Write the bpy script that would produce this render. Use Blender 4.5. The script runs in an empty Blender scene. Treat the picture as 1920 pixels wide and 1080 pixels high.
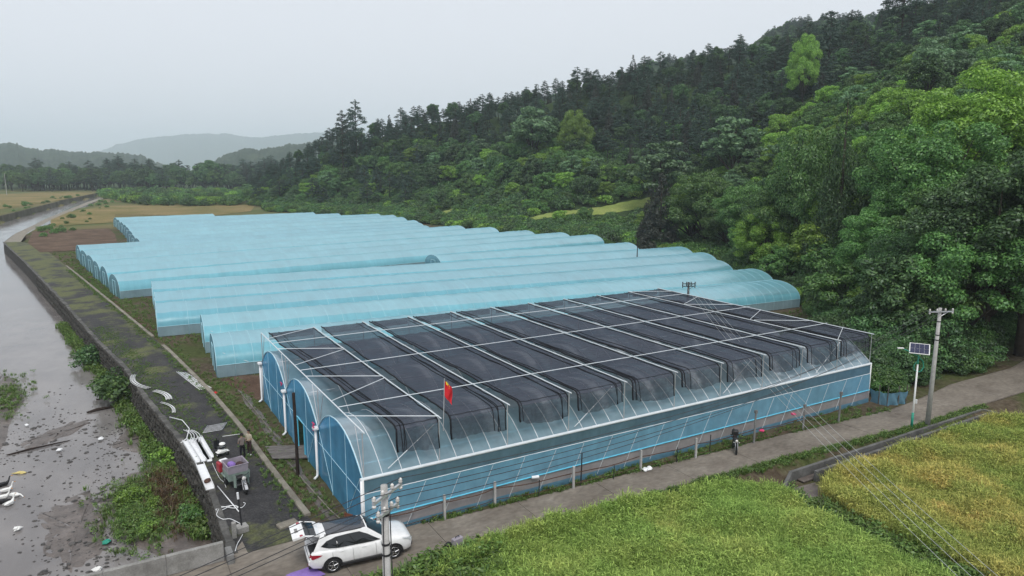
import bpy, bmesh, math, random
import numpy as np
from mathutils import Vector, Matrix
R = math.radians
scene = bpy.context.scene
COL = scene.collection
rng = np.random.default_rng(7)
random.seed(7)

# ------------------------------------------------------------------ camera, sky, sun, exposure
CAM = (-9.994, -31.206, 17.85)
YAW, PITCH, FPX = 0.531, 0.16871, 1322.3
cd = bpy.data.cameras.new('camera')
cam = bpy.data.objects.new('camera', cd)
COL.objects.link(cam)
cam.location = CAM
cam.rotation_euler = (math.pi / 2 - PITCH, 0, -YAW)
cd.sensor_width = 36
cd.lens = FPX / 1920 * 36
cd.clip_end = 20000
cd.clip_start = 0.2
scene.camera = cam

SUN_EL, SUN_AZ = R(58), R(200)
w = bpy.data.worlds.new('World')
scene.world = w
w.use_nodes = True
nt = w.node_tree
nt.nodes.clear()
sky = nt.nodes.new('ShaderNodeTexSky')
sky.sky_type = 'NISHITA'
sky.sun_disc = False
sky.sun_elevation = SUN_EL
sky.sun_rotation = SUN_AZ
sky.dust_density = 6
sky.air_density = 1.0
hs = nt.nodes.new('ShaderNodeHueSaturation')
hs.inputs['Saturation'].default_value = 0.25
mx = nt.nodes.new('ShaderNodeMix')
mx.data_type = 'RGBA'
mx.inputs[0].default_value = 0.8          # closed cloud cover over the clear sky
mx.inputs[7].default_value = (6.75, 7.0, 7.5, 1)
bg = nt.nodes.new('ShaderNodeBackground')
bg.inputs['Strength'].default_value = 0.105
wo = nt.nodes.new('ShaderNodeOutputWorld')
nt.links.new(sky.outputs[0], hs.inputs['Color'])
nt.links.new(hs.outputs[0], mx.inputs[6])
nt.links.new(mx.outputs[2], bg.inputs['Color'])
nt.links.new(bg.outputs[0], wo.inputs['Surface'])

sl = bpy.data.lights.new('sun', 'SUN')
sl.energy = 1.35
sl.angle = R(18)
sl.color = (1, 0.96, 0.9)
so = bpy.data.objects.new('sun', sl)
COL.objects.link(so)
# direction towards the sun
sd = Vector((math.sin(SUN_AZ) * math.cos(SUN_EL), math.cos(SUN_AZ) * math.cos(SUN_EL), math.sin(SUN_EL)))
so.rotation_euler = sd.to_track_quat('Z', 'Y').to_euler()
so.location = (0, 0, 60)

vs = scene.view_settings
vs.view_transform = 'Standard'
vs.look = 'None'
vs.exposure = 0.4
vs.gamma = 1
scene.render.engine = 'CYCLES'
scene.cycles.use_denoising = True
scene.cycles.transparent_max_bounces = 24
scene.cycles.max_bounces = 6
scene.cycles.volume_bounces = 3
scene.cycles.caustics_reflective = False
scene.cycles.caustics_refractive = False

# ------------------------------------------------------------------ pixel <-> place helpers
_c, _s = math.cos(PITCH), math.sin(PITCH)
_dl = (math.cos(YAW), -math.sin(YAW))   # camera right in world
_df = (math.sin(YAW), math.cos(YAW))    # camera forward in world
def c2w(x, y):
    return (CAM[0] + x * _dl[0] + y * _df[0], CAM[1] + x * _dl[1] + y * _df[1])
def w2c(X, Y):
    X = X - CAM[0]; Y = Y - CAM[1]
    return (X * _dl[0] + Y * _dl[1], X * _df[0] + Y * _df[1])
def at(px, py, z=0.0):
    u, v = px - 960, py - 540
    t = (CAM[2] - z) / (v * _c + FPX * _s)
    return c2w(u * t, (FPX * _c - v * _s) * t)
def atY(px, py, Y):
    u, v = px - 960, py - 540
    f = FPX * _c - v * _s
    return c2w(u / f * Y, Y) + (CAM[2] - (v * _c + FPX * _s) / f * Y,)

# ------------------------------------------------------------------ materials
MATS = {}
def newmat(name):
    m = bpy.data.materials.new(name)
    m.use_nodes = True
    MATS[name] = m
    n = m.node_tree.nodes
    n.clear()
    o = n.new('ShaderNodeOutputMaterial')
    return m, m.node_tree, o
def N(t, typ, **kw):
    n = t.nodes.new(typ)
    for k, v in kw.items():
        setattr(n, k, v)
    return n
def pos(t, coord='WORLD', scale=1.0, stretch=None):
    if coord == 'WORLD':
        g = N(t, 'ShaderNodeNewGeometry').outputs['Position']
    else:
        g = N(t, 'ShaderNodeTexCoord').outputs['Object']
    if stretch:
        mp = N(t, 'ShaderNodeMapping')
        mp.inputs['Scale'].default_value = stretch
        t.links.new(g, mp.inputs['Vector'])
        g = mp.outputs[0]
    return g
def noise(t, vec, scale, detail=5, rough=.6):
    n = N(t, 'ShaderNodeTexNoise')
    n.inputs['Scale'].default_value = scale
    n.inputs['Detail'].default_value = detail
    n.inputs['Roughness'].default_value = rough
    t.links.new(vec, n.inputs['Vector'])
    return n.outputs['Fac']
def ramp(t, fac, stops):
    r = N(t, 'ShaderNodeValToRGB')
    e = r.color_ramp.elements
    while len(e) < len(stops):
        e.new(.5)
    for i, (p, c) in enumerate(stops):
        e[i].position = p
        e[i].color = (*c, 1) if len(c) == 3 else c
    t.links.new(fac, r.inputs[0])
    return r.outputs[0]
def mixc(t, f, a, b, mode='MIX'):
    m = N(t, 'ShaderNodeMix', data_type='RGBA', blend_type=mode)
    for s, v in ((0, f), (6, a), (7, b)):
        if hasattr(v, 'links'):
            t.links.new(v, m.inputs[s])
        elif s == 0:
            m.inputs[0].default_value = v
        else:
            m.inputs[s].default_value = (*v, 1)
    return m.outputs[2]
def mth(t, op, a, b=0.0, clamp=False):
    m = N(t, 'ShaderNodeMath', operation=op, use_clamp=clamp)
    for s, v in ((0, a), (1, b)):
        if hasattr(v, 'links'):
            t.links.new(v, m.inputs[s])
        else:
            m.inputs[s].default_value = v
    return m.outputs[0]
def principled(t, o, col, rough=.8, spec=.3, metal=0, bump=None, bump_d=.02, coat=0):
    p = N(t, 'ShaderNodeBsdfPrincipled')
    if hasattr(col, 'links'):
        t.links.new(col, p.inputs['Base Color'])
    else:
        p.inputs['Base Color'].default_value = (*col, 1)
    if hasattr(rough, 'links'):
        t.links.new(rough, p.inputs['Roughness'])
    else:
        p.inputs['Roughness'].default_value = rough
    p.inputs['Specular IOR Level'].default_value = spec
    p.inputs['Metallic'].default_value = metal
    p.inputs['Coat Weight'].default_value = coat
    if bump is not None:
        b = N(t, 'ShaderNodeBump')
        b.inputs['Distance'].default_value = bump_d
        b.inputs['Strength'].default_value = .8
        t.links.new(bump, b.inputs['Height'])
        t.links.new(b.outputs[0], p.inputs['Normal'])
    t.links.new(p.outputs[0], o.inputs['Surface'])
    return p
def mat_plain(name, col, rough=.6, spec=.3, metal=0, var=.12, scale=3., coat=0):
    m, t, o = newmat(name)
    n = noise(t, pos(t), scale)
    d = tuple(c * (1 - var * 1.6) for c in col)
    l = tuple(min(1, c * (1 + var)) for c in col)
    principled(t, o, ramp(t, n, [(.3, d), (.7, l)]), rough, spec, metal, coat=coat)
    return m
def mat_noise(name, stops, scale, rough=.9, spec=.2, bump=.03, fine=8., stretch=None, mixfine=.35, fine_cols=((.6, .6, .6), (1.25, 1.25, 1.25))):
    m, t, o = newmat(name)
    v = pos(t, stretch=stretch)
    n1 = noise(t, v, scale, 6, .62)
    n2 = noise(t, v, scale * fine, 4, .6)
    c = ramp(t, n1, stops)
    c = mixc(t, mixfine * 2, c, ramp(t, n2, [(.3, fine_cols[0]), (.7, fine_cols[1])]), 'MULTIPLY')
    principled(t, o, c, rough, spec, bump=n2, bump_d=bump)
    return m
def mat_leaf(name, dark, mid, light, trans=.3, patch=.0, hue=.026):
    m, t, o = newmat(name)
    g = N(t, 'ShaderNodeNewGeometry')
    oi = N(t, 'ShaderNodeObjectInfo')
    c = ramp(t, g.outputs['Random Per Island'], [(0, dark), (.45, mid), (1, light)])
    h = N(t, 'ShaderNodeHueSaturation')
    a = mth(t, 'MULTIPLY_ADD', oi.outputs['Random'], hue)
    a.node.inputs[2].default_value = .504 - hue / 2
    t.links.new(a, h.inputs['Hue'])
    b = mth(t, 'MULTIPLY_ADD', oi.outputs['Random'], .62)
    b.node.inputs[2].default_value = .72
    t.links.new(b, h.inputs['Value'])
    t.links.new(c, h.inputs['Color'])
    c = h.outputs[0]
    d = N(t, 'ShaderNodeBsdfDiffuse')
    tr = N(t, 'ShaderNodeBsdfTranslucent')
    gl = N(t, 'ShaderNodeBsdfGlossy')
    gl.inputs['Roughness'].default_value = .45
    gl.inputs['Color'].default_value = (.9, .95, 1, 1)
    t.links.new(c, d.inputs[0])
    t.links.new(c, tr.inputs[0])
    ms = N(t, 'ShaderNodeMixShader')
    ms.inputs[0].default_value = trans
    t.links.new(d.outputs[0], ms.inputs[1])
    t.links.new(tr.outputs[0], ms.inputs[2])
    m2 = N(t, 'ShaderNodeMixShader')
    m2.inputs[0].default_value = .035
    t.links.new(ms.outputs[0], m2.inputs[1])
    t.links.new(gl.outputs[0], m2.inputs[2])
    t.links.new(m2.outputs[0], o.inputs['Surface'])
    return m
def mat_film(name, col, opacity, tint, rough=.25, gloss=.10, transl=.45, nvar=.15, nscale=.5):
    m, t, o = newmat(name)
    v = pos(t)
    n = noise(t, v, nscale, 4, .6)
    d = N(t, 'ShaderNodeBsdfDiffuse')
    tr = N(t, 'ShaderNodeBsdfTranslucent')
    c = ramp(t, n, [(.3, tuple(x * .86 for x in col)), (.7, col)])
    st = noise(t, pos(t, stretch=(1.6, .12, .12)), 1.3, 4, .65)       # streaks of dust and dew down the sheet
    c = mixc(t, 1.0, c, ramp(t, st, [(.32, (.91, .92, .93)), (.68, (1.03, 1.03, 1.02))]), 'MULTIPLY')
    oi = N(t, 'ShaderNodeObjectInfo')
    c = mixc(t, 1.0, c, ramp(t, oi.outputs['Random'], [(0, (.90, .93, .95)), (1, (1.06, 1.04, 1.03))]), 'MULTIPLY')
    bp = N(t, 'ShaderNodeBump'); bp.inputs['Distance'].default_value = .05; bp.inputs['Strength'].default_value = .55
    t.links.new(noise(t, pos(t, stretch=(1, .45, .45)), 1.4, 4, .6), bp.inputs['Height'])
    t.links.new(bp.outputs[0], d.inputs['Normal'])
    t.links.new(c, d.inputs[0])
    t.links.new(c, tr.inputs[0])
    gl = N(t, 'ShaderNodeBsdfGlossy')
    gl.inputs['Roughness'].default_value = rough
    t.links.new(bp.outputs[0], gl.inputs['Normal'])
    a = N(t, 'ShaderNodeMixShader'); a.inputs[0].default_value = transl
    t.links.new(d.outputs[0], a.inputs[1]); t.links.new(tr.outputs[0], a.inputs[2])
    tp = N(t, 'ShaderNodeBsdfTransparent'); tp.inputs[0].default_value = (*tint, 1)
    b = N(t, 'ShaderNodeMixShader')
    op = mth(t, 'MULTIPLY_ADD', n, nvar * 2)
    op.node.inputs[2].default_value = opacity - nvar
    op.node.use_clamp = True
    t.links.new(op, b.inputs[0])
    t.links.new(tp.outputs[0], b.inputs[1]); t.links.new(a.outputs[0], b.inputs[2])
    e = N(t, 'ShaderNodeMixShader')
    lw = N(t, 'ShaderNodeLayerWeight'); lw.inputs[0].default_value = .2
    f = mth(t, 'MULTIPLY_ADD', lw.outputs['Fresnel'], .28)
    f.node.inputs[2].default_value = gloss * .3
    t.links.new(f, e.inputs[0])
    t.links.new(b.outputs[0], e.inputs[1]); t.links.new(gl.outputs[0], e.inputs[2])
    t.links.new(e.outputs[0], o.inputs['Surface'])
    return m

# ------------------------------------------------------------------ mesh helpers
class MB:
    def __init__(self):
        self.v = []; self.f = []; self.m = []; self.mi = 0
    def add(self, vs, fs):
        o = len(self.v)
        self.v += [tuple(p) for p in vs]
        for f in fs:
            self.f.append(tuple(i + o for i in f)); self.m.append(self.mi)
    def box(self, c, s, rz=0, rx=0, ry=0):
        M = Matrix.Translation(c) @ Matrix.Rotation(rz, 4, 'Z') @ Matrix.Rotation(ry, 4, 'Y') @ Matrix.Rotation(rx, 4, 'X')
        p = [M @ Vector((x * s[0] / 2, y * s[1] / 2, z * s[2] / 2)) for x in (-1, 1) for y in (-1, 1) for z in (-1, 1)]
        self.add(p, [(0, 1, 3, 2), (4, 6, 7, 5), (0, 4, 5, 1), (2, 3, 7, 6), (0, 2, 6, 4), (1, 5, 7, 3)])
    def bbox(self, c, s, bev=.02, rz=0):
        # bevelled box : octagonal in plan and profile
        x, y, z = s[0] / 2, s[1] / 2, s[2] / 2
        b = min(bev, x * .9, y * .9, z * .9)
        rings = []
        for zz, ins in ((-z, b), (-z + b, 0), (z - b, 0), (z, b)):
            X, Y = x - ins, y - ins
            q = b * .6
            rings.append([(-X + q, -Y, zz), (X - q, -Y, zz), (X, -Y + q, zz), (X, Y - q, zz), (X - q, Y, zz), (-X + q, Y, zz), (-X, Y - q, zz), (-X, -Y + q, zz)])
        M = Matrix.Translation(c) @ Matrix.Rotation(rz, 4, 'Z')
        vs = [M @ Vector(p) for r in rings for p in r]
        fs = [(7, 6, 5, 4, 3, 2, 1, 0), tuple(range(24, 32))]
        for k in range(3):
            for i in range(8):
                j = (i + 1) % 8
                fs.append((k * 8 + i, k * 8 + j, k * 8 + 8 + j, k * 8 + 8 + i))
        self.add(vs, fs)
    def tube(self, pts, r, n=6, cap=True):
        pts = [Vector(p) for p in pts]
        rs = r if isinstance(r, (list, tuple)) else [r] * len(pts)
        vs = []; up = Vector((0, 0, 1))
        prev = None
        for i, p in enumerate(pts):
            d = (pts[min(i + 1, len(pts) - 1)] - pts[max(i - 1, 0)])
            if d.length < 1e-9: d = Vector((0, 0, 1))
            d.normalize()
            if prev is None:
                a = d.cross(up)
                if a.length < .05: a = d.cross(Vector((1, 0, 0)))
            else:
                a = prev - d * prev.dot(d)
            a.normalize(); prev = a
            b = d.cross(a)
            for k in range(n):
                t = 2 * math.pi * k / n
                vs.append(p + (a * math.cos(t) + b * math.sin(t)) * rs[i])
        fs = []
        for i in range(len(pts) - 1):
            for k in range(n):
                fs.append((i * n + k, i * n + (k + 1) % n, (i + 1) * n + (k + 1) % n, (i + 1) * n + k))
        if cap:
            fs.append(tuple(range(n))[::-1]); fs.append(tuple((len(pts) - 1) * n + k for k in range(n)))
        self.add(vs, fs)
    def bar(self, a, b, w, h=None):
        h = h or w
        self.tube([a, b], w / 2, 4)
    def lathe(self, prof, n=16, c=(0, 0, 0), M=None):
        vs = []; fs = []
        for (r, z) in prof:
            for k in range(n):
                t = 2 * math.pi * k / n
                vs.append((r * math.cos(t), r * math.sin(t), z))
        for i in range(len(prof) - 1):
            for k in range(n):
                fs.append((i * n + k, i * n + (k + 1) % n, (i + 1) * n + (k + 1) % n, (i + 1) * n + k))
        fs.append(tuple(range(n))[::-1]); fs.append(tuple((len(prof) - 1) * n + k for k in range(n)))
        M = M or Matrix.Identity(4)
        vs = [Vector(c) + (M @ Vector(p)) for p in vs]
        self.add(vs, fs)
    def grid(self, P):
        # P: rows of points
        nr, nc = len(P), len(P[0])
        self.add([p for r in P for p in r], [(i * nc + j, i * nc + j + 1, (i + 1) * nc + j + 1, (i + 1) * nc + j) for i in range(nr - 1) for j in range(nc - 1)])
    def poly(self, pts):
        self.add(pts, [tuple(range(len(pts)))])
    def prism(self, pts, z0, z1):
        n = len(pts)
        self.add([(x, y, z0) for x, y in pts] + [(x, y, z1) for x, y in pts],
                 [tuple(range(n))[::-1], tuple(range(n, 2 * n))] + [(i, (i + 1) % n, n + (i + 1) % n, n + i) for i in range(n)])
    def mesh(self, name, mats, smooth=False):
        me = bpy.data.meshes.new(name)
        me.from_pydata([tuple(p) for p in self.v], [], self.f)
        for m in (mats if isinstance(mats, (list, tuple)) else [mats]):
            me.materials.append(MATS[m] if isinstance(m, str) else m)
        if any(self.m):
            me.polygons.foreach_set('material_index', self.m)
        if smooth:
            me.polygons.foreach_set('use_smooth', [True] * len(me.polygons))
        me.update()
        return me
    def build(self, name, mats, parent=None, smooth=False, world=False):
        """world=True: coordinates are world ones although the object has a parent (parent not rotated)."""
        if world and parent is not None:
            L = parent.location if parent.parent is None else parent.parent.location + parent.location
            self.v = [(p[0] - L[0], p[1] - L[1], p[2] - L[2]) for p in self.v]
        o = bpy.data.objects.new(name, self.mesh(name, mats, smooth))
        COL.objects.link(o)
        if parent is not None:
            o.parent = parent
        return o
def put(name, mesh, parent=None, loc=(0, 0, 0), rot=(0, 0, 0), scl=1.0):
    o = bpy.data.objects.new(name, mesh)
    COL.objects.link(o)
    o.parent = parent
    o.location = loc; o.rotation_euler = rot
    o.scale = (scl,) * 3 if isinstance(scl, (int, float)) else scl
    return o
def thing(name, label, cat, loc=(0, 0, 0), rz=0, group=None, scl=1.0):
    o = put(name, None, None, loc, (0, 0, rz), scl)
    o.empty_display_size = .2
    return tag(o, label, cat, group)
def tag(o, label=None, cat=None, group=None, kind=None):
    if label: o['label'] = label
    if cat: o['category'] = cat
    if group: o['group'] = group
    if kind: o['kind'] = kind
    return o
def struct(name, mb, mat, label=None, smooth=False, kind='structure'):
    o = mb.build(name, mat, None, smooth)
    return tag(o, label, kind=kind)
def centre(mb_obj):
    """move the origin of a single-mesh thing to its base centre"""
    me = mb_obj.data
    co = np.empty(len(me.vertices) * 3); me.vertices.foreach_get('co', co); co = co.reshape(-1, 3)
    c = np.array([(co[:, 0].min() + co[:, 0].max()) / 2, (co[:, 1].min() + co[:, 1].max()) / 2, co[:, 2].min()])
    me.vertices.foreach_set('co', (co - c).ravel()); me.update()
    mb_obj.location = tuple(c)
    return mb_obj
def sheet(pts, z):
    m = MB(); m.poly([(x, y, z) for x, y in pts]); return m
def interp(pts, x):
    xs, ys = zip(*pts)
    return np.interp(x, xs, ys)

# ------------------------------------------------------------------ material library
def ground_mat():
    m, t, o = newmat('ground_soil')
    v = pos(t)
    a = N(t, 'ShaderNodeAttribute', attribute_name='hill').outputs['Fac']
    f = N(t, 'ShaderNodeAttribute', attribute_name='field').outputs['Fac']
    n1 = noise(t, v, .16, 6, .65); n2 = noise(t, v, 2.2, 5, .65); n3 = noise(t, v, .02, 4, .6)
    soil = ramp(t, n2, [(.3, (.05, .038, .026)), (.5, (.085, .066, .045)), (.72, (.13, .11, .08))])
    grass = ramp(t, n2, [(.3, (.035, .045, .015)), (.7, (.085, .1, .035))])
    near = mixc(t, ramp(t, n1, [(.44, (0, 0, 0)), (.56, (1, 1, 1))]), soil, grass)
    hill = ramp(t, n2, [(.3, (.016, .030, .010)), (.7, (.045, .072, .024))])
    tan = mixc(t, ramp(t, n3, [(.42, (0, 0, 0)), (.6, (1, 1, 1))]), (.15, .13, .06), (.09, .11, .04))
    tan = mixc(t, .5, tan, ramp(t, n1, [(.3, (.7, .7, .7)), (.7, (1.2, 1.2, 1.2))]), 'MULTIPLY')
    c = mixc(t, f, near, tan)
    c = mixc(t, a, c, hill)
    principled(t, o, c, .95, .1, bump=n2, bump_d=.06)
ground_mat()
def path_mat():
    m, t, o = newmat('black_gravel')
    v = pos(t)
    n1 = noise(t, v, .22, 6, .7); n2 = noise(t, v, 9, 4, .7); n3 = noise(t, v, .9, 5, .6)
    sx = N(t, 'ShaderNodeSeparateXYZ'); t.links.new(v, sx.inputs[0])
    mr = N(t, 'ShaderNodeMapRange'); mr.inputs[1].default_value = 25; mr.inputs[2].default_value = 110; mr.inputs[3].default_value = 0; mr.inputs[4].default_value = .13
    t.links.new(sx.outputs[1], mr.inputs[0])
    n1 = mth(t, 'ADD', n1, mr.outputs[0])
    g = ramp(t, n2, [(.3, (.016, .016, .017)), (.62, (.046, .045, .046)), (.8, (.11, .106, .10))])
    g = mixc(t, .8, g, ramp(t, n3, [(.35, (.7, .7, .72)), (.7, (1.5, 1.45, 1.4))]), 'MULTIPLY')
    moss = ramp(t, n2, [(.3, (.06, .07, .024)), (.7, (.145, .155, .06))])
    c = mixc(t, ramp(t, n1, [(.53, (0, 0, 0)), (.64, (.9, .9, .9))]), g, moss)
    principled(t, o, c, .85, .3, bump=n2, bump_d=.03)
path_mat()
def concrete(name, a, b, c, scale=.35, rough=.85):
    mat_noise(name, [(.28, a), (.5, b), (.72, c)], scale, rough, .25, .006, 14, mixfine=.25)
mat_noise('road_concrete', [(.25, (.105, .088, .072)), (.42, (.165, .142, .118)), (.58, (.205, .18, .15)), (.78, (.29, .262, .225))], .28, .82, .3, .008, 9, stretch=(1, 1.7, 1), mixfine=.32)
if 0: concrete('road_concrete', (.135, .115, .094), (.20, .174, .145), (.26, .232, .198))
concrete('channel_concrete', (.06, .06, .058), (.115, .114, .11), (.17, .17, .165), 1.2)
concrete('grey_concrete', (.10, .10, .098), (.19, .19, .185), (.27, .27, .265), 1.2)
concrete('pole_concrete', (.30, .295, .285), (.40, .395, .38), (.48, .47, .46), 2.5)
concrete('wall_concrete', (.17, .165, .155), (.27, .265, .25), (.36, .35, .34), 1.0)
concrete('old_coping', (.045, .044, .042), (.09, .088, .083), (.17, .165, .155), 1.0, .95)
concrete('dark_stone', (.022, .021, .019), (.05, .047, .042), (.10, .096, .088), 1.6, .95)
concrete('kerb_concrete', (.13, .12, .10), (.22, .20, .165), (.30, .275, .23), .8)
mat_noise('wet_mud', [(.3, (.07, .057, .05)), (.55, (.125, .104, .092)), (.75, (.19, .16, .145))], .8, .45, .5, .03, 9)
mat_noise('bare_earth', [(.3, (.075, .05, .035)), (.55, (.12, .082, .058)), (.75, (.165, .12, .09))], .25, .95, .1, .05, 12)
mat_noise('red_earth', [(.3, (.06, .038, .027)), (.55, (.1, .065, .047)), (.75, (.15, .11, .085))], .5, .95, .1, .05, 12)
mat_noise('tan_field', [(.3, (.11, .115, .035)), (.5, (.19, .155, .065)), (.72, (.25, .185, .09))], .05, .95, .1, .1, 20)
mat_noise('yellow_field', [(.3, (.14, .20, .05)), (.5, (.21, .26, .075)), (.72, (.27, .29, .10))], .12, .95, .1, .1, 20)
mat_noise('green_field', [(.3, (.05, .085, .025)), (.5, (.085, .125, .04)), (.72, (.13, .16, .055))], .07, .95, .1, .1, 20)
mat_noise('far_forest', [(.3, (.016, .030, .020)), (.5, (.034, .054, .030)), (.72, (.062, .085, .045))], .02, .95, .05, .6, 9)
mat_noise('grey_planks', [(.3, (.10, .09, .085)), (.55, (.17, .155, .145)), (.75, (.24, .225, .21))], 1.2, .8, .2, .004, 9, stretch=(1, 6, 1))
mat_plain('dark_wood', (.032, .022, .018), .8, .2, 0, .25, 4)
mat_plain('white_paint', (.74, .74, .73), .45, .4, 0, .06, 2)
mat_plain('white_plastic', (.76, .77, .78), .35, .5, 0, .05, 3)
mat_plain('galvanised', (.55, .57, .60), .42, .5, .55, .10, 2)
mat_plain('white_tube', (.66, .71, .74), .4, .5, .1, .06, 2)
mat_plain('black_plastic', (.018, .018, .02), .5, .4, 0, .2, 5)
mat_plain('rubber', (.016, .016, .016), .85, .3, 0, .2, 8)
mat_plain('dark_metal', (.05, .052, .056), .45, .5, .6, .15, 5)
mat_plain('rust', (.17, .065, .04), .85, .2, 0, .3, 6)
mat_plain('rusty_iron', (.10, .055, .04), .8, .3, .2, .3, 5)
mat_plain('blue_roller', (.12, .52, .70), .4, .5, 0, .08, 3)
mat_plain('red_cloth', (.62, .025, .035), .7, .2, 0, .08, 4)
mat_plain('yellow_star', (.85, .65, .03), .6, .2, 0, .05, 4)
mat_plain('pink_cloth', (.62, .06, .17), .7, .2, 0, .1, 4)
mat_plain('purple_cloth', (.25, .16, .46), .75, .2, 0, .12, 5)
mat_plain('mauve_plastic', (.30, .27, .31), .5, .4, 0, .1, 4)
mat_plain('red_plastic', (.33, .025, .04), .45, .4, 0, .15, 6)
mat_plain('green_paint', (.02, .26, .18), .45, .4, 0, .12, 5)
mat_plain('pale_green_paint', (.20, .26, .23), .5, .4, 0, .15, 4)
mat_plain('silver', (.55, .55, .56), .25, .6, .9, .05, 5)
mat_plain('skin', (.36, .21, .145), .6, .3, 0, .05, 8)
mat_plain('hair_black', (.012, .010, .010), .6, .3, 0, .2, 9)
mat_plain('shirt_taupe', (.20, .165, .15), .8, .2, 0, .1, 9)
mat_plain('shirt_beige', (.45, .40, .31), .8, .2, 0, .1, 9)
mat_plain('trousers_black', (.016, .016, .02), .8, .2, 0, .2, 9)
mat_plain('trousers_brown', (.06, .035, .035), .8, .2, 0, .2, 9)
mat_plain('feather_white', (.78, .78, .76), .8, .2, 0, .05, 9)
mat_plain('feather_black', (.02, .02, .022), .7, .3, 0, .2, 9)
mat_plain('beak_orange', (.6, .25, .03), .5, .3, 0, .1, 9)
mat_plain('yellow_bag', (.60, .50, .20), .6, .3, 0, .15, 6)
mat_plain('blue_bag', (.22, .50, .60), .5, .4, 0, .15, 6)
mat_plain('solar_cell', (.018, .022, .06), .15, .6, 0, .1, 3)
mat_plain('bark', (.055, .045, .035), .95, .1, 0, .25, 3)
mat_plain('grey_bark', (.12, .105, .09), .95, .1, 0, .2, 3)
mat_plain('porcelain', (.62, .60, .57), .25, .6, 0, .08, 6)
mat_plain('wire_dark', (.035, .035, .04), .5, .4, 0, .05, 5)
mat_plain('wet_stone', (.065, .06, .056), .5, .4, 0, .5, 4)
mat_plain('wire_pale', (.50, .52, .50), .4, .5, .4, .05, 5)
mat_plain('nylon_hem', (.012, .013, .017), .8, .2, 0, .15, 5)
def paint_mat():
    m, t, o = newmat('car_white')
    v = pos(t, 'OBJECT')
    n = noise(t, v, 2.2, 5, .7)
    principled(t, o, ramp(t, n, [(.25, (.64, .64, .63)), (.6, (.80, .80, .80))]), .22, .5, 0, coat=.7)
    m, t, o = newmat('car_glass')
    principled(t, o, (.010, .013, .015), .05, .6, 0)
    m, t, o = newmat('car_roof_glass')
    principled(t, o, (.035, .037, .045), .18, .6, 0, coat=.5)
    m, t, o = newmat('lens_red')
    principled(t, o, (.30, .012, .03), .15, .6, 0, coat=.5)
    m, t, o = newmat('lens_clear')
    principled(t, o, (.55, .57, .58), .12, .6, .3, coat=.5)
paint_mat()
# water: muddy shallow creek, smooth enough to mirror the sky
def water_mat():
    m, t, o = newmat('creek_water')
    v = pos(t, stretch=(1, .6, 1))
    n1 = noise(t, v, .25, 5, .6); n2 = noise(t, v, 3.0, 4, .55)
    c = ramp(t, n1, [(.35, (.15, .14, .138)), (.62, (.21, .195, .188))])
    p = principled(t, o, c, ramp(t, n1, [(.3, (.05, .05, .05)), (.7, (.16, .16, .16))]), .6, 0, bump=n2, bump_d=.012)
    p.inputs['IOR'].default_value = 1.33
water_mat()
# greenhouse films and nets
mat_film('tunnel_film', (.30, .73, .86), .86, (.50, .80, .92), .30, .12, .40, .08, .25)
mat_film('tunnel_side_film', (.50, .66, .74), .66, (.74, .86, .92), .25, .2, .35, .12, .6)
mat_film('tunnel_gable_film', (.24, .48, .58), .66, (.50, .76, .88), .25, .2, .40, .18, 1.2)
mat_film('roof_film', (.42, .68, .82), .60, (.62, .84, .93), .18, .3, .50, .10, .7)
mat_film('gable_film', (.16, .53, .86), .58, (.32, .70, .95), .2, .3, .28, .24, .6)
mat_film('side_film', (.30, .66, .90), .60, (.46, .78, .95), .2, .3, .30, .12, .9)
mat_film('upper_side_film', (.24, .42, .55), .52, (.50, .72, .82), .2, .2, .4, .12, .9)
mat_film('lower_net', (.66, .60, .60), .55, (.78, .80, .84), .5, .0, .3, .1, .8)
mat_film('blue_tarp', (.16, .36, .50), .75, (.5, .7, .85), .35, .2, .35, .2, 2.)
def net_mat(nm, dens):
    m, t, o = newmat(nm)
    v = pos(t)
    sx = N(t, 'ShaderNodeSeparateXYZ'); t.links.new(v, sx.inputs[0])
    n = noise(t, v, .5, 4, .6)
    nf = noise(t, pos(t, stretch=(.10, 3.2, 1)), 2.8, 3, .6)      # drawn threads run along the strip
    op = mth(t, 'MULTIPLY', n, .18)
    a2 = mth(t, 'MULTIPLY_ADD', nf, .80); a2.node.inputs[2].default_value = dens
    op2 = mth(t, 'ADD', op, a2, True)
    d = N(t, 'ShaderNodeBsdfDiffuse'); d.inputs[0].default_value = (.046, .052, .070, 1)
    gl = N(t, 'ShaderNodeBsdfGlossy'); gl.inputs['Roughness'].default_value = .45; gl.inputs['Color'].default_value = (.5, .52, .58, 1)
    q = N(t, 'ShaderNodeMixShader'); q.inputs[0].default_value = .05
    t.links.new(d.outputs[0], q.inputs[1]); t.links.new(gl.outputs[0], q.inputs[2])
    tp = N(t, 'ShaderNodeBsdfTransparent')
    ms = N(t, 'ShaderNodeMixShader')
    t.links.new(op2, ms.inputs[0]); t.links.new(tp.outputs[0], ms.inputs[1]); t.links.new(q.outputs[0], ms.inputs[2])
    t.links.new(ms.outputs[0], o.inputs['Surface'])
net_mat('shade_net', .30)
net_mat('shade_net_single', .02)
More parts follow.
